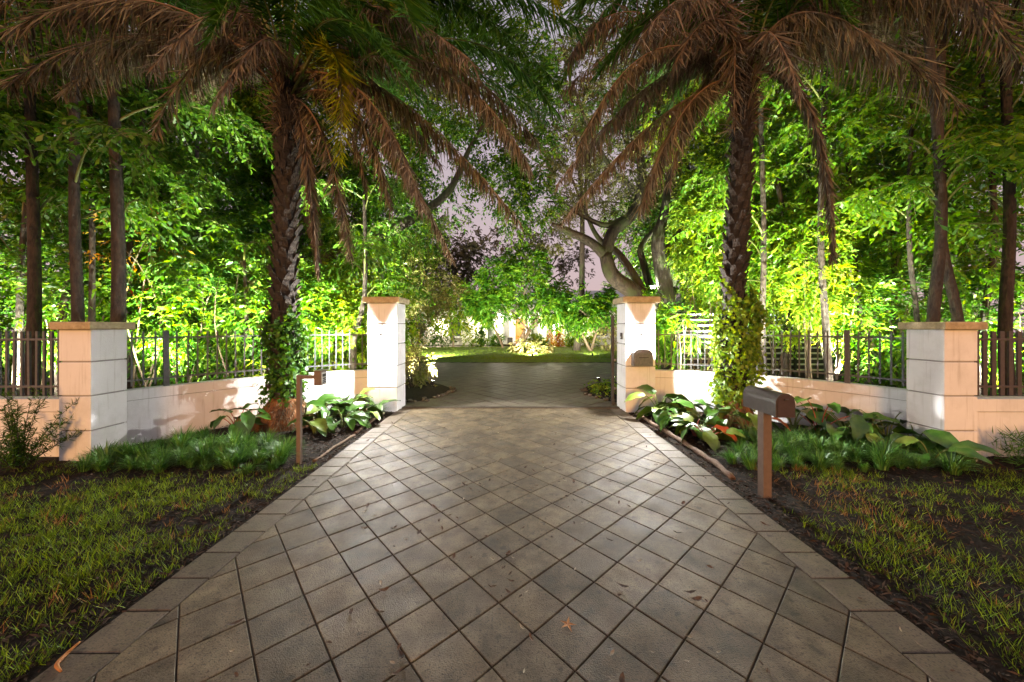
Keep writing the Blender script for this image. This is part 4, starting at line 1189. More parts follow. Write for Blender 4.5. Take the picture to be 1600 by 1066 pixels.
# trees further in
def far_tree(name, label, xpx, d, trunk_px, crown, mat, bark, leaf, stems=1, k=7, twig=.5, r=.14, gap=.25, shell=.4, group=None):
    """crown: list of (x px, y px, rx m, rz m, n)"""
    base = (gx(xpx, d), d, 0)
    lobes = [(tuple(P(x, y, d + rng.normal() * .4)), (rx, rx * .9, rz), n) for x, y, rx, rz, n in crown]
    fk = P(trunk_px[0], trunk_px[1], d)
    return tree(name, label, 'tree', base, fk, r, lobes, mat, bark, leaf, group, k=k, twig=twig, gap=gap, shell=shell, stems=stems)
far_tree('citrus_tree', 'round multi-stemmed citrus tree in the middle of the lawn', 812, 25, (825, 515), [(775, 482, 1.5, 1.1, 300), (852, 480, 1.6, 1.2, 320), (815, 440, 2.3, 1.5, 480), (870, 465, 1.3, 1.3, 260), (755, 466, 1.2, 1.2, 240), (822, 408, 1.6, 1.1, 300), (882, 492, .9, .8, 110), (780, 432, 1.4, 1.2, 240)], M['citrus'], M['bark_pale'], (.30, .12), stems=4, r=.12)
far_tree('citrus_tree', 'slanting slim citrus tree before the porch columns', 788, 26.5, (768, 505), [(752, 478, 1.2, .8, 130), (768, 486, .8, .6, 70)], M['citrus'], M['bark_pale'], (.28, .11), r=.09)
far_tree('citrus_tree', 'small citrus tree standing at the lawn edge beside letterbox pillar', 930, 23.5, (928, 520), [(918, 488, 1.1, .9, 220), (944, 484, 1.0, .9, 200), (931, 463, 1.1, .9, 200), (908, 503, .6, .6, 80)], M['citrus'], M['bark_pale'], (.27, .11), stems=2, r=.10)
far_tree('citrus_tree', 'slender citrus tree before the clipped hedge', 708, 28, (706, 505), [(692, 480, 1.2, 1.4, 190), (715, 470, 1.3, 1.5, 220), (704, 498, 1.2, 1.0, 140)], M['shrub_y'], M['bark_pale'], (.28, .10), r=.08)
far_tree('guava_tree', 'small creamy leaved tree leaning over the inner drive edge', 643, 13.5, (650, 515), [(660, 470, .9, .7, 170), (690, 455, .8, .6, 130), (650, 440, .8, .6, 120), (645, 495, .5, .6, 90), (665, 420, .8, .5, 100)], M['cream'], M['bark_pale'], (.13, .055), stems=3, r=.06, twig=.35)
far_tree('far_oak', 'hazy olive oak above the roof before the pink sky', 690, 34, (700, 470), [(660, 400, 3.4, 2.6, 330), (700, 380, 3.2, 2.4, 300), (740, 410, 2.6, 2.2, 240), (640, 430, 2.6, 2.2, 240), (690, 430, 3.2, 2.2, 260)], M['oak_far'], M['bark'], (.40, .17), r=.3, gap=.3)
far_tree('far_oak', 'wispy oak spreading thin twigs against the pink sky', 845, 40, (850, 450), [(800, 375, 2.8, 1.8, 120), (850, 360, 2.6, 1.8, 110), (890, 395, 2.4, 1.8, 110), (820, 400, 2.6, 1.8, 130), (900, 420, 2.2, 1.6, 100)], M['oak_far'], M['bark'], (.40, .15), r=.22, gap=.42)
far_tree('far_oak', 'tall airy oak whose high crown shows between the date palms', 900, 24, (910, 330), [(900, 250, 2.4, 2.4, 330), (880, 180, 2.4, 2.2, 300), (930, 190, 2.4, 2.4, 320), (905, 110, 2.6, 2.2, 320), (870, 40, 2.6, 2.2, 260), (950, 40, 2.6, 2.2, 260), (880, 300, 1.6, 1.6, 240), (840, 230, 2.0, 2.0, 260), (860, 370, 1.2, 1.0, 130), (960, 280, 2.2, 2.0, 200), (990, 330, 2.2, 2.0, 200)], M['oak'], M['bark'], (.24, .10), r=.22, gap=.36)
far_tree('far_oak', 'olive oak behind the mossy oak limbs', 1010, 22, (1010, 430), [(985, 380, 1.6, 1.4, 170), (1040, 370, 2.0, 1.8, 230), (1070, 420, 2.0, 1.6, 220), (1020, 430, 1.6, 1.2, 170)], M['oak'], M['bark'], (.24, .10), r=.2, gap=.3)
far_tree('far_oak', 'dark oak closing the view behind the hedge', 620, 24, (610, 440), [(590, 400, 2.6, 2.4, 300), (630, 350, 2.4, 2.2, 260), (570, 330, 2.6, 2.4, 300), (620, 450, 2.2, 1.6, 240), (660, 460, 1.6, 1.6, 180), (560, 470, 2.4, 2.0, 260)], M['tree_dk'], M['bark'], (.26, .11), r=.25, gap=.25)

# low planting by the house
for i, (x, y, w_, h_, mt, lb_) in enumerate([(690, 30.5, 1.4, 2.2, 'tree_dk', 'clipped dark hedge bush beyond the lawn near the slender citrus'), (662, 29.5, 1.5, 2.2, 'tree_dk', 'dark hedge bush beside the creamy leaved tree'), (738, 31.5, 1.0, 2.0, 'shrub_y', 'bright bush beside the first porch column'), (752, 30.8, .6, 1.7, 'shrub', 'upright green bush against the porch column'),
                                      (870, 31.2, .8, 2.2, 'orange', 'golden upright bush beside the lit house lamp'), (893, 32.0, 1.0, 1.2, 'shrub_y', 'low bright bush along the house wall'), (915, 31.5, 1.0, 1.0, 'shrub_y', 'low bush under the house window'), (950, 24.0, 1.0, 1.8, 'cream', 'pale bush at lawn edge beside the letterbox pillar'),
                                      (832, 22.0, 1.2, .75, 'cream', 'low pale ground shrub in the lawn centre'), (829, 26.5, .7, 1.5, 'shrub_y', 'lime green cycad tuft behind the pale ground shrub'), (778, 32.2, .5, .9, 'shrub', 'small potted bush by the porch column'), (845, 32.2, .5, .9, 'shrub', 'small bush beside the far porch column')]):
    shrub(lb_, gx(x, y), y, .05, w_, h_, 150, M[mt], (.24, .09), 6, stems=3, twig=.3)
shrub('leafy bush spilling around the plain gate pillar inside', gx(647, 11.5), 11.5, .05, .4, 1.3, 150, M['cream'], (.13, .05), 6)
shrub('cane plant with upright leaves behind the letterbox pillar', gx(1062, 9.2), 9.2, .5, .4, 1.9, 90, M['shrub'], (.26, .045), 6)
shrub('low ground cover shrub in the bed inside the gate', 2.75, 9.3, -.05, .55, .35, 160, M['shrub_y'], (.09, .04), 6)

# ------------------------------------------------------------------ house and side screen
HY = 33.5
hs = thing('house', 'low white house with columned porch and pale roof beyond the lawn', 'house', (0, HY, 0))
def hx(px): return (px - CX) * HY / F
MB().box(hx(560), hx(768), 0, 6, 0, 3.4).build('wall', M['house'], hs)
MB().box(hx(862), hx(1060), 0, 6, 0, 3.4).build('wall', M['house'], hs)
MB().box(hx(768), hx(862), 2.2, 6, 0, 3.4).build('porch_wall', M['house'], hs)
MB().box(hx(766), hx(864), -.6, 2.2, -.01, .12, .02).build('porch_floor', M['border'], hs)
MB().box(hx(764), hx(866), -.65, 2.2, 3.05, 3.6, .02).build('porch_beam', M['house'], hs)
for x in (767.5, 791, 835, 858):
    o = MB().box(hx(x) - .30, hx(x) + .30, -.55, .05, .12, 3.05, .01).build('column', M['stucco'], hs)
    MB().box(hx(x) - .38, hx(x) + .38, -.63, .13, .121, .32, .01).build('column_base', M['stucco'], o)
dd = MB().box(hx(806), hx(822), 2.1, 2.19, .12, 2.6).build('door', M['door'], hs)
MB().box(hx(806) - .12, hx(822) + .12, 2.15, 2.199, .12, 2.75).build('door_frame', M['stucco'], dd)
MB().box(hx(819), hx(820), 2.05, 2.098, 1.1, 1.4).build('handle', M['black'], dd)
for a, b in ((600, 625), (640, 665), (700, 722), (885, 905), (925, 950), (985, 1010)):
    wd = MB().box(hx(a), hx(b), -.06, -.001, .8, 2.5).build('window', M['stucco'], hs)
    xm = (hx(a) + hx(b)) / 2
    MB().box(hx(a) + .08, xm - .04, -.085, -.061, .88, 2.42).build('pane', M['glass'], wd)
    MB().box(xm + .04, hx(b) - .08, -.085, -.061, .88, 2.42).build('pane', M['glass'], wd)
    MB().box(hx(a) - .08, hx(b) + .08, -.14, -.001, .68, .795).build('sill', M['stucco'], wd)
MB().box(hx(552), hx(1070), -.9, 6.9, 3.61, 3.85, .02).build('fascia', M['stucco'], hs)
xa, xb = hx(552), hx(1070)
MB().add([(xa, -.9, 3.86), (xb, -.9, 3.86), (xb, 6.9, 3.86), (xa, 6.9, 3.86), (xa + 4, 3, 5.5), (xb - 4, 3, 5.5)], [(0, 1, 5, 4), (1, 2, 5), (2, 3, 4, 5), (3, 0, 4)]).build('roof', M['roof'], hs)
for x in (hx(752), hx(866), hx(905), hx(690)):
    l_ = MB().box(x - .1, x + .1, -.18, -.001, 1.75, 2.1, .01).build('wall_light', M['warmbulb'], hs)
    point('house_light', hs, (x, -.45, 1.9), 260, (1, .86, .6), .1)
for x in (hx(780), hx(846)):
    l_ = MB().lathe([(.05, 3.0), (.14, 2.96), (.14, 2.9), (.05, 2.86)], (x, .9, 0), 12).build('porch_light', M['warmbulb'], hs)
    point('porch_lamp', hs, (x, .9, 2.7), 300, (1, .9, .75), .1)
pt = thing('planter', 'dark square planter standing beside the orange house door', 'planter', (hx(797), HY - 1.0, .0))
MB().box(-.25, .25, -.25, .25, 0, .75, .02).build('pot', M['black'], pt)
MB().box(-.2, .2, -.2, .2, .751, .77).build('soil', M['soil'], pt)

sc_ = thing('slatted_screen', 'dark screen with white horizontal slats behind the fence', 'screen', (5.6, 12.0, 0))
MB().box(0, 6.2, .10, .16, 0, 2.28).build('backing', M['darkpanel'], sc_)
for k in range(11):
    z = .28 + k * .19
    MB().box(-.02, 6.22, .03, .085, z, z + .055, .004).build('slat', M['slat'], sc_)
for x in (0, 2.05, 4.1, 6.15):
    MB().box(x - .04, x + .04, -.02, .028, 0, 2.3, .004).build('post', M['darkpanel'], sc_)
gh = thing('garage', 'pale flat-roofed outbuilding rising behind the slatted screen', 'building', (9.0, 17.5, 0))
MB().box(0, 9, 0, 5, 0, 3.0).build('wall', M['house'], gh)
MB().box(-.3, 9.3, -.3, 5.3, 3.001, 3.3, .02).build('roof', M['roof'], gh)
MB().box(1.5, 4.2, -.05, -.001, .05, 2.3).build('garage_door', M['slat'], gh)

# ------------------------------------------------------------------ garden spotlights (uplights mostly hidden by the walls, plus unseen fill added for dark foliage)
def garden_spot(label, x, y, target, power, col=(1, .96, .80), ang=110, z=.0, group='garden spotlights'):
    t = thing('garden_or_fill_spotlight', label, 'spotlight', (x, y, z), group)
    tv = Vector(target) - Vector((x, y, z + .22)); dv = tv.normalized()
    MB().tube([(0, 0, -.15), (0, 0, .16)], .012, 6).build('stake', M['black'], t)
    c = Vector((0, 0, .22))
    MB().tube([c - dv * .08, c - dv * .06, c + dv * .05], [.025, .05, .055], 12).build('housing', M['black'], t)
    MB().tube([c + dv * .051, c + dv * .054], [.046, .046], 12).build('lens', M['bulb'], t)
    spot('spotlight_beam', t, tuple(c + dv * .075), tuple(c + dv * 2), power, col, ang, .9, .04)
KL = .68
for lab, x, y, tg, pw, cl in [
    ('garden spotlight at the foot of the shrubs by the street wall', -9.2, 6.75, (-9.9, 9.5, 4.2), 420, (1, .97, .82)),
    ('garden spotlight behind the end pillar shrubs', -7.0, 6.95, (-7.9, 9.6, 4.2), 480, (1, .97, .82)),
    ('garden spotlight behind the curved wall below the young palm', -5.2, 7.0, (-6.0, 10.0, 4.2), 520, (1, .97, .80)),
    ('garden spotlight behind the curved wall by the plain gate pillar', -3.9, 8.1, (-4.6, 11.0, 3.8), 560, (1, .93, .66)),
    ('garden spotlight behind the curved wall by the letterbox pillar', 4.0, 8.0, (5.0, 11.0, 4.2), 520, (1, .93, .68)),
    ('garden spotlight below the slim palms before the screen', 5.5, 7.2, (6.4, 10.2, 4.6), 560, (1, .95, .72)),
    ('garden spotlight before the side lawn', 7.2, 7.15, (8.0, 9.8, 4.2), 480, (1, .96, .76)),
    ('garden spotlight behind the broad pickets', 9.4, 6.85, (10.1, 9.5, 4.2), 420, (1, .96, .80)),
    ('garden spotlight under the mossy oak', 3.1, 10.6, (2.9, 12.6, 6.0), 420, (1, .88, .62)),
    ('garden spotlight under the sagging oak limb', -3.0, 10.4, (-3.4, 12.0, 5.0), 420, (1, .90, .62)),
    ('garden spotlight on the lawn near the slender citrus', -4.2, 18.6, (-3.2, 27, 3.5), 900, (1, .92, .66)),
    ('garden spotlight before the middle citrus tree', 1.2, 19.5, (1.2, 25, 3.8), 800, (1, .95, .74)),
    ('garden spotlight before the lawn edge citrus tree', 4.6, 19.8, (5.2, 23.5, 3.2), 480, (1, .93, .68)),
    ('garden spotlight deep among the tall trees by the leaning trunk', -9.5, 9.6, (-10.5, 12.5, 8.5), 700, (.95, 1, .84)),
    ('garden spotlight deep among the tall trees by the fruiting palm', -6.3, 11.0, (-7.0, 13.0, 9.0), 700, (.95, 1, .84)),
    ('garden spotlight deep among the tall trees behind the twin trunks', 9.4, 9.9, (10.4, 12.8, 8.5), 700, (.95, 1, .82)),
    ('garden spotlight deep among the tall trees beyond the street wall', -12.2, 9.0, (-13.0, 11.5, 7.5), 600, (.95, 1, .84)),
    ('garden spotlight deep among the shrubs beside the ivy palm', -6.0, 9.9, (-7.2, 12.4, 5.6), 520, (.97, 1, .8)),
    ('garden spotlight deep among the shrubs behind the thick ringed palm', -8.7, 9.0, (-9.2, 12.0, 5.6), 420, (.97, 1, .8)),
    ('garden spotlight deep among the vines under the sagging limb', -2.2, 9.9, (-1.6, 11.6, 5.5), 170, (1, .96, .74)),
    ('garden spotlight deep among the roots of the mossy oak', 2.6, 10.4, (2.2, 12.6, 5.2), 110, (1, .92, .66)),
    ('garden spotlight deep among the tall trees over the sagging limb', -4.4, 11.6, (-5.2, 13.6, 8.5), 600, (.97, 1, .8)),
    ('garden spotlight deep among the tall trees beyond the broad pickets', 12.0, 9.0, (12.8, 11.5, 7.5), 600, (.95, 1, .82)),
    ('garden spotlight deep among the tall trees beside the mossy oak', 5.4, 12.6, (6.2, 14.8, 8.5), 600, (.97, 1, .8)),
    ('garden spotlight deep among the tall trees above the screen', 7.2, 11.3, (7.9, 14.0, 9.0), 650, (.97, 1, .8))]:
    deep = 'deep among' in lab  # deep-set spots are unseen fill lamps, added to brighten the dark trees
    garden_spot(lab, x, y, tg, pw * (10.0 if deep else 5.5 if y > 18 else KL), cl, 80 if deep else 115)
    if not deep and y < 9 and 'tight' not in lab:
        sg = 1 if x > 0 else -1
        garden_spot(lab.replace('garden spotlight', 'added tall-beam fill spotlight'), x + .35 * sg, y - .12, (x + 1.4 * sg, y + 4.6, 9.5), pw * 11, (.98, 1, .76), 62)  # second unseen head, added to lift the dark upper canopy
fl_ = thing('floodlight', 'glaring floodlight fixed in the mossy oak above the letterbox pillar', 'floodlight', tuple(P(1019, 449, 11.2)))
MB().box(-.09, .09, -.05, .05, -.06, .06, .01).build('housing', M['black'], fl_)
MB().box(-.075, .075, -.056, -.051, -.045, .045).build('lens', M['bulb'], fl_)
MB().tube([(0, .05, 0), (.05, .3, -.1)], .015, 6).build('bracket', M['black'], fl_)
spot('flood_beam', fl_, (0, -.09, 0), (-.5, -1, .25), 260, (1, .92, .75), 140, .6, .05)

# ------------------------------------------------------------------ bed planting in front of the walls
def blade_clump(n, h, spread, seed):
    r_ = np.random.default_rng(seed)
    V, T, Fq = [], [], []
    for i in range(n):
        a = r_.uniform(0, 6.283); b0 = r_.uniform(0, .07)
        L_ = h * r_.uniform(.6, 1.15); out = spread * r_.uniform(.25, 1.1); wd = r_.uniform(.004, .0075)
        dx, dy = math.cos(a), math.sin(a); sx, sy = -dy, dx
        tn = r_.random(); base = len(V)
        m_ = 5
        for k in range(m_):
            t = k / (m_ - 1)
            rr = b0 + out * t ** 1.7; z = L_ * (t - .55 * t ** 2.6 * (out / spread))
            ww = wd * (1 - .9 * t ** 2)
            V += [(dx * rr + sx * ww, dy * rr + sy * ww, z), (dx * rr - sx * ww, dy * rr - sy * ww, z)]
            T += [tn, tn]
        for k in range(m_ - 1):
            Fq.append((base + 2 * k, base + 2 * k + 1, base + 2 * k + 3, base + 2 * k + 2))
    return np_mesh('liriope_clump', np.array(V), np.array(Fq), False, T)
cl_me = [blade_clump(150, .34, .26, s) for s in range(5)]
for m_ in cl_me: m_.materials.append(M['lirio'])
def clumps(pts, gz, label, group):
    for x, y, s in pts:
        if math.hypot(x - lp_top.x, y - LP) < .95 or math.hypot(x - rp_top.x + .17, y - RP) < .85: continue
        o = link('liriope_clump', cl_me[random.randrange(5)])
        o.location = (x, y, gz(x, y) - .01); o.rotation_euler = (random.gauss(0, .18), random.gauss(0, .18), random.uniform(0, 6.28)); s *= random.uniform(.75, 1.25); o.scale = (s, s, s * random.uniform(.75, 1.15))
        tag(o, label, 'grass clump', group)
r_ = random.Random(4)
def inside_left(x, y): return y < np.interp(x, wL[::-1, 0], wL[::-1, 1]) - .3
ptsL = []
for row, (y, xa, xb) in enumerate([(4.42, -5.3, -2.95), (4.66, -5.55, -2.95), (4.9, -5.35, -3.1), (5.15, -5.3, -3.3), (5.45, -5.2, -3.9), (5.8, -5.1, -4.4)]):
    x = xa + r_.uniform(0, .1)
    while x < xb:
        ptsL.append((x, y + r_.uniform(-.08, .08), r_.uniform(.7, 1.05) * (.78 if row == 0 else 1))); x += r_.uniform(.2, .29)
clumps(ptsL, gzL, 'arching green liriope clump in the border around the keypad post', 'liriope border around the keypad post')
ptsR = []
for row, (y, xa, xb) in enumerate([(4.35, 2.95, 5.7), (4.6, 2.9, 6.1), (4.85, 3.05, 5.7), (5.15, 3.3, 5.7), (5.5, 3.5, 5.6)]):
    x = xa + r_.uniform(0, .1)
    while x < xb:
        ptsR.append((x, y + r_.uniform(-.08, .08), r_.uniform(.7, 1.05) * (.8 if row == 0 else 1))); x += r_.uniform(.21, .30)
clumps(ptsR, gzR, 'arching green liriope clump in the border around the mailbox', 'liriope border around the mailbox')
clumps([(-2.9, 7.1, .95), (-2.72, 7.22, .8)], gzL, 'bright liriope tuft at the foot of the plain gate pillar', 'liriope at the plain gate pillar')
clumps([(2.75, 7.1, .9), (2.98, 7.0, .8)], gzR, 'liriope tuft at the foot of the letterbox pillar', 'liriope at the letterbox pillar')

def philo_leaf_mesh(L_, W_, seed):
    r_ = np.random.default_rng(seed)
    prof = [0, .55, .86, 1.0, .93, .74, .46, .0]
    V, fs = [], []
    n = len(prof)
    for i, p in enumerate(prof):
        t = i / (n - 1)
        y = L_ * t; z = -.28 * L_ * t * t + .05 * L_ * math.sin(t * 3.1)
        ww = W_ * .5 * p
        wv = .012 * math.sin(i * 2.1 + seed)
        back = -.10 * L_ * (1 if i == 1 else 0)
        V += [(-ww, y + back, z + .26 * ww + wv), (-ww * .5, y + back * .3, z + .06 * ww), (0, y, z - .004), (ww * .5, y + back * .3, z + .06 * ww), (ww, y + back, z + .26 * ww - wv)]
    for i in range(n - 1):
        for k in range(4):
            a = i * 5 + k
            fs.append((a, a + 1, a + 6, a + 5))
    me = bpy.data.meshes.new('leaf'); me.from_pydata(V, [], fs)
    me.polygons.foreach_set('use_smooth', [True] * len(fs)); me.update()
    return me
ph_me = {}
for key in ('philo', 'philo_y', 'philo_r'):
    ph_me[key] = []
    for s in range(3):
        m_ = philo_leaf_mesh(.30 + .04 * s, .17 + .02 * s, s); m_.materials.append(M[key]); ph_me[key].append(m_)
def philodendron(label, x, y, z, n, size, stalk, red=0, yel=.15, face=None, seed=0):
    r_ = random.Random(seed)
    t = thing('philodendron', label, 'plant', (x, y, z), 'philodendrons in the beds')
    for i in range(n):
        a = i * 2.4 + r_.uniform(-.4, .4)
        if face is not None and r_.random() < .4: a = face + r_.uniform(-.9, .9)
        h = size * r_.uniform(.45, 1.2); o_ = size * r_.uniform(.25, .8)
        dx, dy = math.cos(a), math.sin(a)
        tip = Vector((dx * o_, dy * o_, h))
        st = MB().tube(bez((dx * .02, dy * .02, 0), (dx * o_ * .4, dy * o_ * .4, h * .62), tip, 7), list(np.linspace(.010, .006, 7)), 6).build('leaf_stalk', M[stalk], t)
        kind = 'philo_r' if i < red else ('philo_y' if r_.random() < yel else 'philo')
        lf = link('leaf', r_.choice(ph_me[kind]), st)
        lf.location = tip
        lf.rotation_euler = (r_.uniform(-.75, .45), r_.uniform(-.5, .5), a - math.pi / 2 + r_.uniform(-.5, .5))
        sc = r_.uniform(.6, 1.25) * (.98 + .35 * size); lf.scale = (sc, sc, sc)
for i, (px, py, d, n, s, stk, red, yel, lab) in enumerate([
    (372, 0, 5.7, 10, .42, 'stalk_r', 0, .0, 'philodendron with red stalks against the wall beside ivy palm'),
    (500, 0, 6.5, 12, .34, 'stalk_g', 0, .2, 'philodendron at the foot of the ivy palm root mound'),
    (540, 0, 6.9, 12, .36, 'stalk_g', 0, .3, 'philodendron before the wall near the plain gate pillar'),
    (535, 0, 6.2, 10, .26, 'stalk_g', 0, .15, 'low philodendron at the drive edge by the keypad'),
    (575, 0, 7.0, 8, .24, 'stalk_g', 0, .25, 'small philodendron beside the plain gate pillar tuft'),
    (400, 0, 6.2, 8, .3, 'stalk_g', 0, .1, 'philodendron tucked behind the root mound'),
    (492, 0, 5.9, 9, .24, 'stalk_g', 0, .3, 'low philodendron between the keypad post and root mound'),
    (520, 0, 6.55, 10, .3, 'stalk_g', 0, .2, 'philodendron in the middle of the bed past the root mound'),
    (563, 0, 6.6, 9, .22, 'stalk_r', 0, .35, 'low philodendron at the timber edging before the plain pillar'),
    (545, 0, 7.3, 9, .34, 'stalk_g', 0, .15, 'philodendron right against the curved wall near plain pillar')]):
    philodendron(lab, gx(px, d), d, 0, n, s, stk, red, yel, None, 10 + i)
for i, (px, d, n, s, stk, red, yel, lab) in enumerate([
    (1030, 6.9, 12, .38, 'stalk_g', 0, .25, 'philodendron at the foot of the letterbox pillar'),
    (1065, 6.7, 12, .40, 'stalk_g', 0, .2, 'philodendron before the curved wall near letterbox pillar'),
    (1100, 6.2, 11, .32, 'stalk_g', 0, .3, 'philodendron beside the bright vine palm root mound'),
    (1105, 5.4, 10, .28, 'stalk_r', 1, .5, 'low yellowing philodendron by the timber edging'),
    (1168, 5.6, 9, .42, 'stalk_g', 1, .2, 'philodendron standing behind the mailbox post'),
    (1060, 6.1, 8, .22, 'stalk_r', 1, .4, 'small reddish philodendron by the timber edging'),
    (1280, 5.7, 9, .55, 'stalk_r', 0, .0, 'tall philodendron against the wall past the mailbox'),
    (1325, 5.5, 10, .42, 'stalk_g', 0, .1, 'spreading philodendron between tall one and orange leaved one'),
    (1385, 5.3, 10, .46, 'stalk_g', 1, .0, 'philodendron with one glowing orange-red leaf by end pillar'),
    (1430, 5.0, 9, .36, 'stalk_g', 0, .0, 'philodendron leaning on the end pillar'),
    (1455, 4.6, 7, .26, 'stalk_g', 0, .1, 'low philodendron in the liriope near the end pillar'),
    (1045, 6.45, 9, .26, 'stalk_g', 0, .3, 'philodendron clump at the timber edging by letterbox pillar'),
    (1086, 5.75, 9, .24, 'stalk_r', 1, .45, 'yellowing philodendron midway along the timber edging'),
    (1135, 5.8, 9, .3, 'stalk_g', 0, .25, 'philodendron before the bright vine palm root mound'),
    (1240, 6.1, 8, .4, 'stalk_g', 0, .1, 'philodendron between the vine palm and the tall philodendron'),
    (1350, 5.2, 9, .32, 'stalk_g', 0, .15, 'philodendron rising out of the liriope past the mailbox')]):
    philodendron(lab, gx(px, d), d, 0, n, s, stk, red, yel, None, 40 + i)

# fine feathery shrub and low dark hedge before the street walls
ft = thing('feathery_shrub', 'dark fine-leaved feathery shrub before the end pillar and street wall', 'shrub', (-6.1, 4.35, 0))
sm = MB(); L_ = Leaves()
for i in range(34):
    a = rng.uniform(0, 6.28); rr = rng.uniform(.05, .55); h_ = rng.uniform(.35, .95) * (1.1 - rr * .5)
    pts = bez((rng.normal() * .05, rng.normal() * .05, -.02), (rr * .5 * math.cos(a), rr * .5 * math.sin(a), h_ * .6), (rr * math.cos(a), rr * math.sin(a), h_), 12)
    sm.tube(pts, list(np.linspace(.006, .002, 12)), 4, cap=False)
    for q in range(2, 12):
        nn_ = 9
        L_.add(np.repeat(pts[q][None], nn_, 0), dirs(nn_) + UP * .5, dirs(nn_), rng.uniform(.05, .11, nn_), .009, None, .4)
sm.build('stem', M['bark'], ft); L_.build('foliage', M['tree_dk'], ft)
hd_ = thing('low_hedge', 'low dark liriope hedge before the broad picket street wall', 'hedge', (7.3, 4.4, 0))
L_ = Leaves(); n = 5200
p = np.stack([rng.uniform(-.9, 2.2, n), rng.uniform(-.38, .3, n), rng.uniform(.0, .38, n)], -1)
L_.add(p, dirs(n) + UP * .5, dirs(n), rng.uniform(.08, .22, n), .012, None, .4)
L_.build('foliage', M['lirio'], hd_)

# ------------------------------------------------------------------ verge grass, mulch, edging, fallen leaves
def scatter_blades(name, label, sx, gz, n, mat, xr, yr, hmin, hmax, thr, freq, seed, bl=8):
    L_ = Leaves(); r_ = np.random.default_rng(seed)
    P_ = []
    while len(P_) < n:
        x, y = r_.uniform(*xr), r_.uniform(*yr)
        v = mnoise.noise((x * freq + seed, y * freq, 1.7)) + .5 * mnoise.noise((x * freq * 3, y * freq * 3, seed))
        fade = np.clip((4.5 - y) / 1.2, 0, 1)
        if v > thr + (1 - fade) * .5 + r_.normal() * .26: P_.append((sx * x, y, gz(sx * x, y)))
    P_ = np.array(P_)
    for b in range(bl):
        a = r_.uniform(0, 6.283, n); le = r_.uniform(.25, 1.0, n)
        d = np.stack([np.cos(a) * le, np.sin(a) * le, np.ones(n)], -1)
        s = np.stack([-np.sin(a), np.cos(a), np.zeros(n)], -1)
        hh = hmin + (hmax - hmin) * r_.random(n) ** 1.8
        L_.add(P_ + np.stack([r_.normal(size=n) * .02, r_.normal(size=n) * .02, np.zeros(n)], -1), d, np.cross(d, s), hh, r_.uniform(.003, .0065, n), None, .3, .1)
    o = L_.build(name, mat)
    tag(o, label, 'grass', kind='stuff')
scatter_blades('grass', 'patchy yellow-green grass on the verge by the keypad post', -1, gzL, 7500, M['grass'], (2.5, 7.8), (.9, 4.6), .02, .11, -.06, 1.3, 3)
scatter_blades('grass', 'patchy yellow-green grass on the verge by the mailbox', 1, gzR, 4200, M['grass'], (2.6, 7.6), (.9, 4.4), .02, .11, .1, 1.3, 11)
scatter_blades('dry_grass', 'dry orange grass tufts on the mailbox verge', 1, gzR, 160, M['grass_dry'], (3.0, 7.0), (2.2, 4.4), .05, .16, .15, .9, 21)
scatter_blades('dry_grass', 'dry brown grass tufts on the keypad verge', -1, gzL, 200, M['grass_dry'], (2.6, 7.0), (1.2, 4.5), .05, .14, .1, .9, 25)
def mulch(sx, gz, label, n, seed):
    r_ = np.random.default_rng(seed)
    x = 2.46 + r_.random(n) ** 1.4 * 4.6; y = r_.uniform(.7, 7.4, n)
    z = np.array([gz(sx * a, b) for a, b in zip(x, y)]) + r_.uniform(.002, .02, n)
    a = r_.uniform(0, 6.283, n)
    d = np.stack([np.cos(a), np.sin(a), r_.normal(size=n) * .25], -1)
    L_ = Leaves(); L_.add(np.stack([sx * x, y, z], -1), d, UP + r_.normal(size=(n, 3)) * .35, r_.uniform(.025, .085, n), r_.uniform(.008, .022, n), None, .5, .15)
    tag(L_.build('mulch', M['mulch']), label, 'mulch', kind='stuff')
mulch(-1, gzL, 'dark bark mulch over the keypad side beds', 15000, 5)
mulch(1, gzR, 'dark bark mulch over the mailbox side beds', 15000, 6)
tf = Leaves(); n = 26000
ang = rng.uniform(0, 6.283, n); rr = np.sqrt(rng.random(n))
px_ = 10.3 * rr * np.cos(ang); py_ = 23.4 + 5.6 * rr * np.sin(ang)
d = np.stack([rng.normal(size=n) * .5, rng.normal(size=n) * .5, np.ones(n)], -1)
tf.add(np.stack([px_, py_, np.full(n, .10)], -1), d, dirs(n), rng.uniform(.06, .13, n), .02, None, .3, .1)
tag(tf.build('lawn_grass', M['grass_in']), 'mown green grass of the oval lawn', 'grass', kind='stuff')

def edging(label, pts, r):
    pth = smooth_path(pts, 6)
    o = MB().tube(pth + rng.normal(size=pth.shape) * .004, [r * (1 + .12 * math.sin(i * 1.7)) for i in range(len(pth))], 8).build('edging', M['timber'])
    tag(o, label, 'edging')
edging('weathered timber edging along the bed beside the mailbox', [(2.56, 7.2, .02), (2.60, 6.2, .03), (2.64, 5.4, .03), (2.66, 4.7, .025), (2.62, 4.15, .0)], .035)
edging('thin weathered timber edging along the bed by keypad post', [(-2.60, 7.2, .015), (-2.62, 6.4, .02), (-2.60, 5.9, .0)], .028)
edging('short weathered timber edging piece near the keypad post foot', [(-2.58, 5.8, .012), (-2.60, 5.2, .018), (-2.62, 4.7, .0)], .02)
st_me = MB().lathe([(.03, -.03), (.075, .0), (.07, .045), (.03, .065)], (0, 0, 0), 8).mesh('edge_stone'); st_me.materials.append(M['stone'])
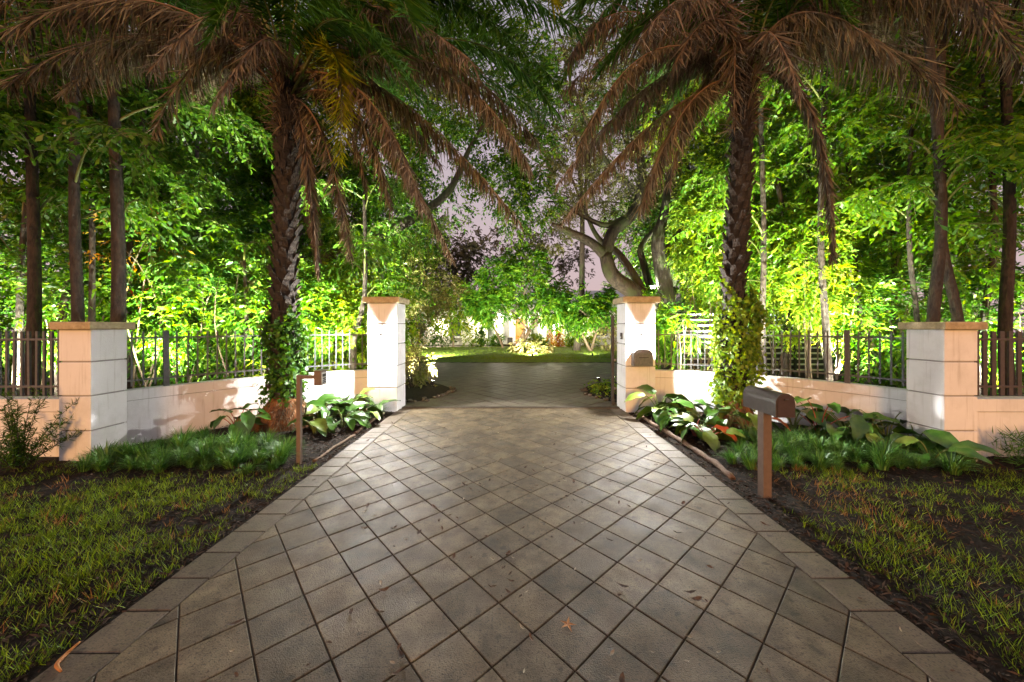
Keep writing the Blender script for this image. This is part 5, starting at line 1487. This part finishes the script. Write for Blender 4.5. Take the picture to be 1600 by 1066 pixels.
for path in (pL, pR):
    lab = 'rough stone edging the dark planting bed inside the gate' if path is pL else 'rough stone edging the ground cover bed inside the gate'
    k = 0
    for q in path:
        if abs(q[0]) < 3.0 and q[1] < 11.4:
            if q[1] > 10.2: continue
            for _ in range(1):
                o = link('edge_stone', st_me); o.location = (q[0] + random.gauss(0, .03), q[1] + random.gauss(0, .1), .02)
                o.scale = (random.uniform(.4, 1.0), random.uniform(.4, .9), random.uniform(.4, .8)); o.rotation_euler = (0, 0, random.uniform(0, 6))
                tag(o, lab, 'stone', 'stones around the bed inside the gate ' + ('dark' if path is pL else 'green'))

def fallen_mesh(L_, W_, curl, seed):
    r_ = np.random.default_rng(seed); V, fs = [], []
    for i, (t, p) in enumerate(((0, .1), (.25, .8), (.5, 1), (.75, .75), (1, .05))):
        y = L_ * (t - .5); ww = W_ * .5 * p
        z = curl * L_ * (t - .5) ** 2 * 2 + .004
        V += [(-ww, y, z + abs(ww) * r_.uniform(.2, .9)), (0, y, z), (ww, y, z + abs(ww) * r_.uniform(.2, .9))]
    for i in range(4):
        for k in range(2): fs.append((i * 3 + k, i * 3 + k + 1, i * 3 + k + 4, i * 3 + k + 3))
    me = bpy.data.meshes.new('fallen_leaf'); me.from_pydata(V, [], fs); me.update()
    return me
fm = {}
for key, sizes in (('fallen', ((.06, .026, .3), (.075, .03, .5), (.045, .02, .2), (.09, .028, .4))), ('fallen_p', ((.035, .014, .4), (.045, .016, .3), (.05, .012, .6)))):
    fm[key] = []
    for i, (a, b, c) in enumerate(sizes):
        m_ = fallen_mesh(a, b, c, i); m_.materials.append(M[key]); fm[key].append(m_)
r_ = random.Random(12)
spots = [(715, 852), (700, 880), (1040, 960), (720, 1020), (760, 830), (830, 820), (655, 735), (905, 1000)]
for i in range(210):
    y = r_.uniform(1.75, 7.2) if i % 3 else r_.uniform(1.75, 4.5); x = max(-2.3, min(2.3, r_.gauss(.1, 1.1)))
    key = 'fallen' if r_.random() < .72 else 'fallen_p'
    o = link('fallen_leaf', r_.choice(fm[key])); o.location = (x, y, .003)
    s = r_.uniform(.5, 1.1); o.scale = (s, s, s); o.rotation_euler = (r_.gauss(0, .12), r_.gauss(0, .12), r_.uniform(0, 6.28))
    tag(o, 'small brown fallen leaf on the drive pavers' if key == 'fallen' else 'small pale curled fallen leaf on the drive pavers', 'leaf', 'brown leaves on the drive' if key == 'fallen' else 'pale leaves on the drive')
def gpt(x, y): return P(x, y, F * H / (y - CY))
q = gpt(887, 978)
star = MB()
for k in range(5):
    a = k * 1.2566
    star.add([(0, 0, .006), (.018 * math.cos(a - .5), .018 * math.sin(a - .5), .010), (.055 * math.cos(a), .055 * math.sin(a), .004 + .01 * (k % 2)), (.018 * math.cos(a + .5), .018 * math.sin(a + .5), .010)], [(0, 1, 2, 3)])
o = star.build('maple_leaf', M['fallen_o']); o.location = (q.x, q.y, .002); tag(o, 'orange lobed fallen leaf lying on the drive', 'leaf')
q = gpt(103, 1035)
o = MB().tube(smooth_path([(-.035, .09, .03), (-.04, .03, .012), (-.01, -.03, .016), (.05, -.06, .010)], 5), list(.004 + .006 * np.sin(np.linspace(.1, 3.0, 16))), 8).build('dry_sheath', M['fallen_o']); o.location = (q.x, q.y, .0); tag(o, 'curled orange dry sheath on the border pavers', 'leaf')
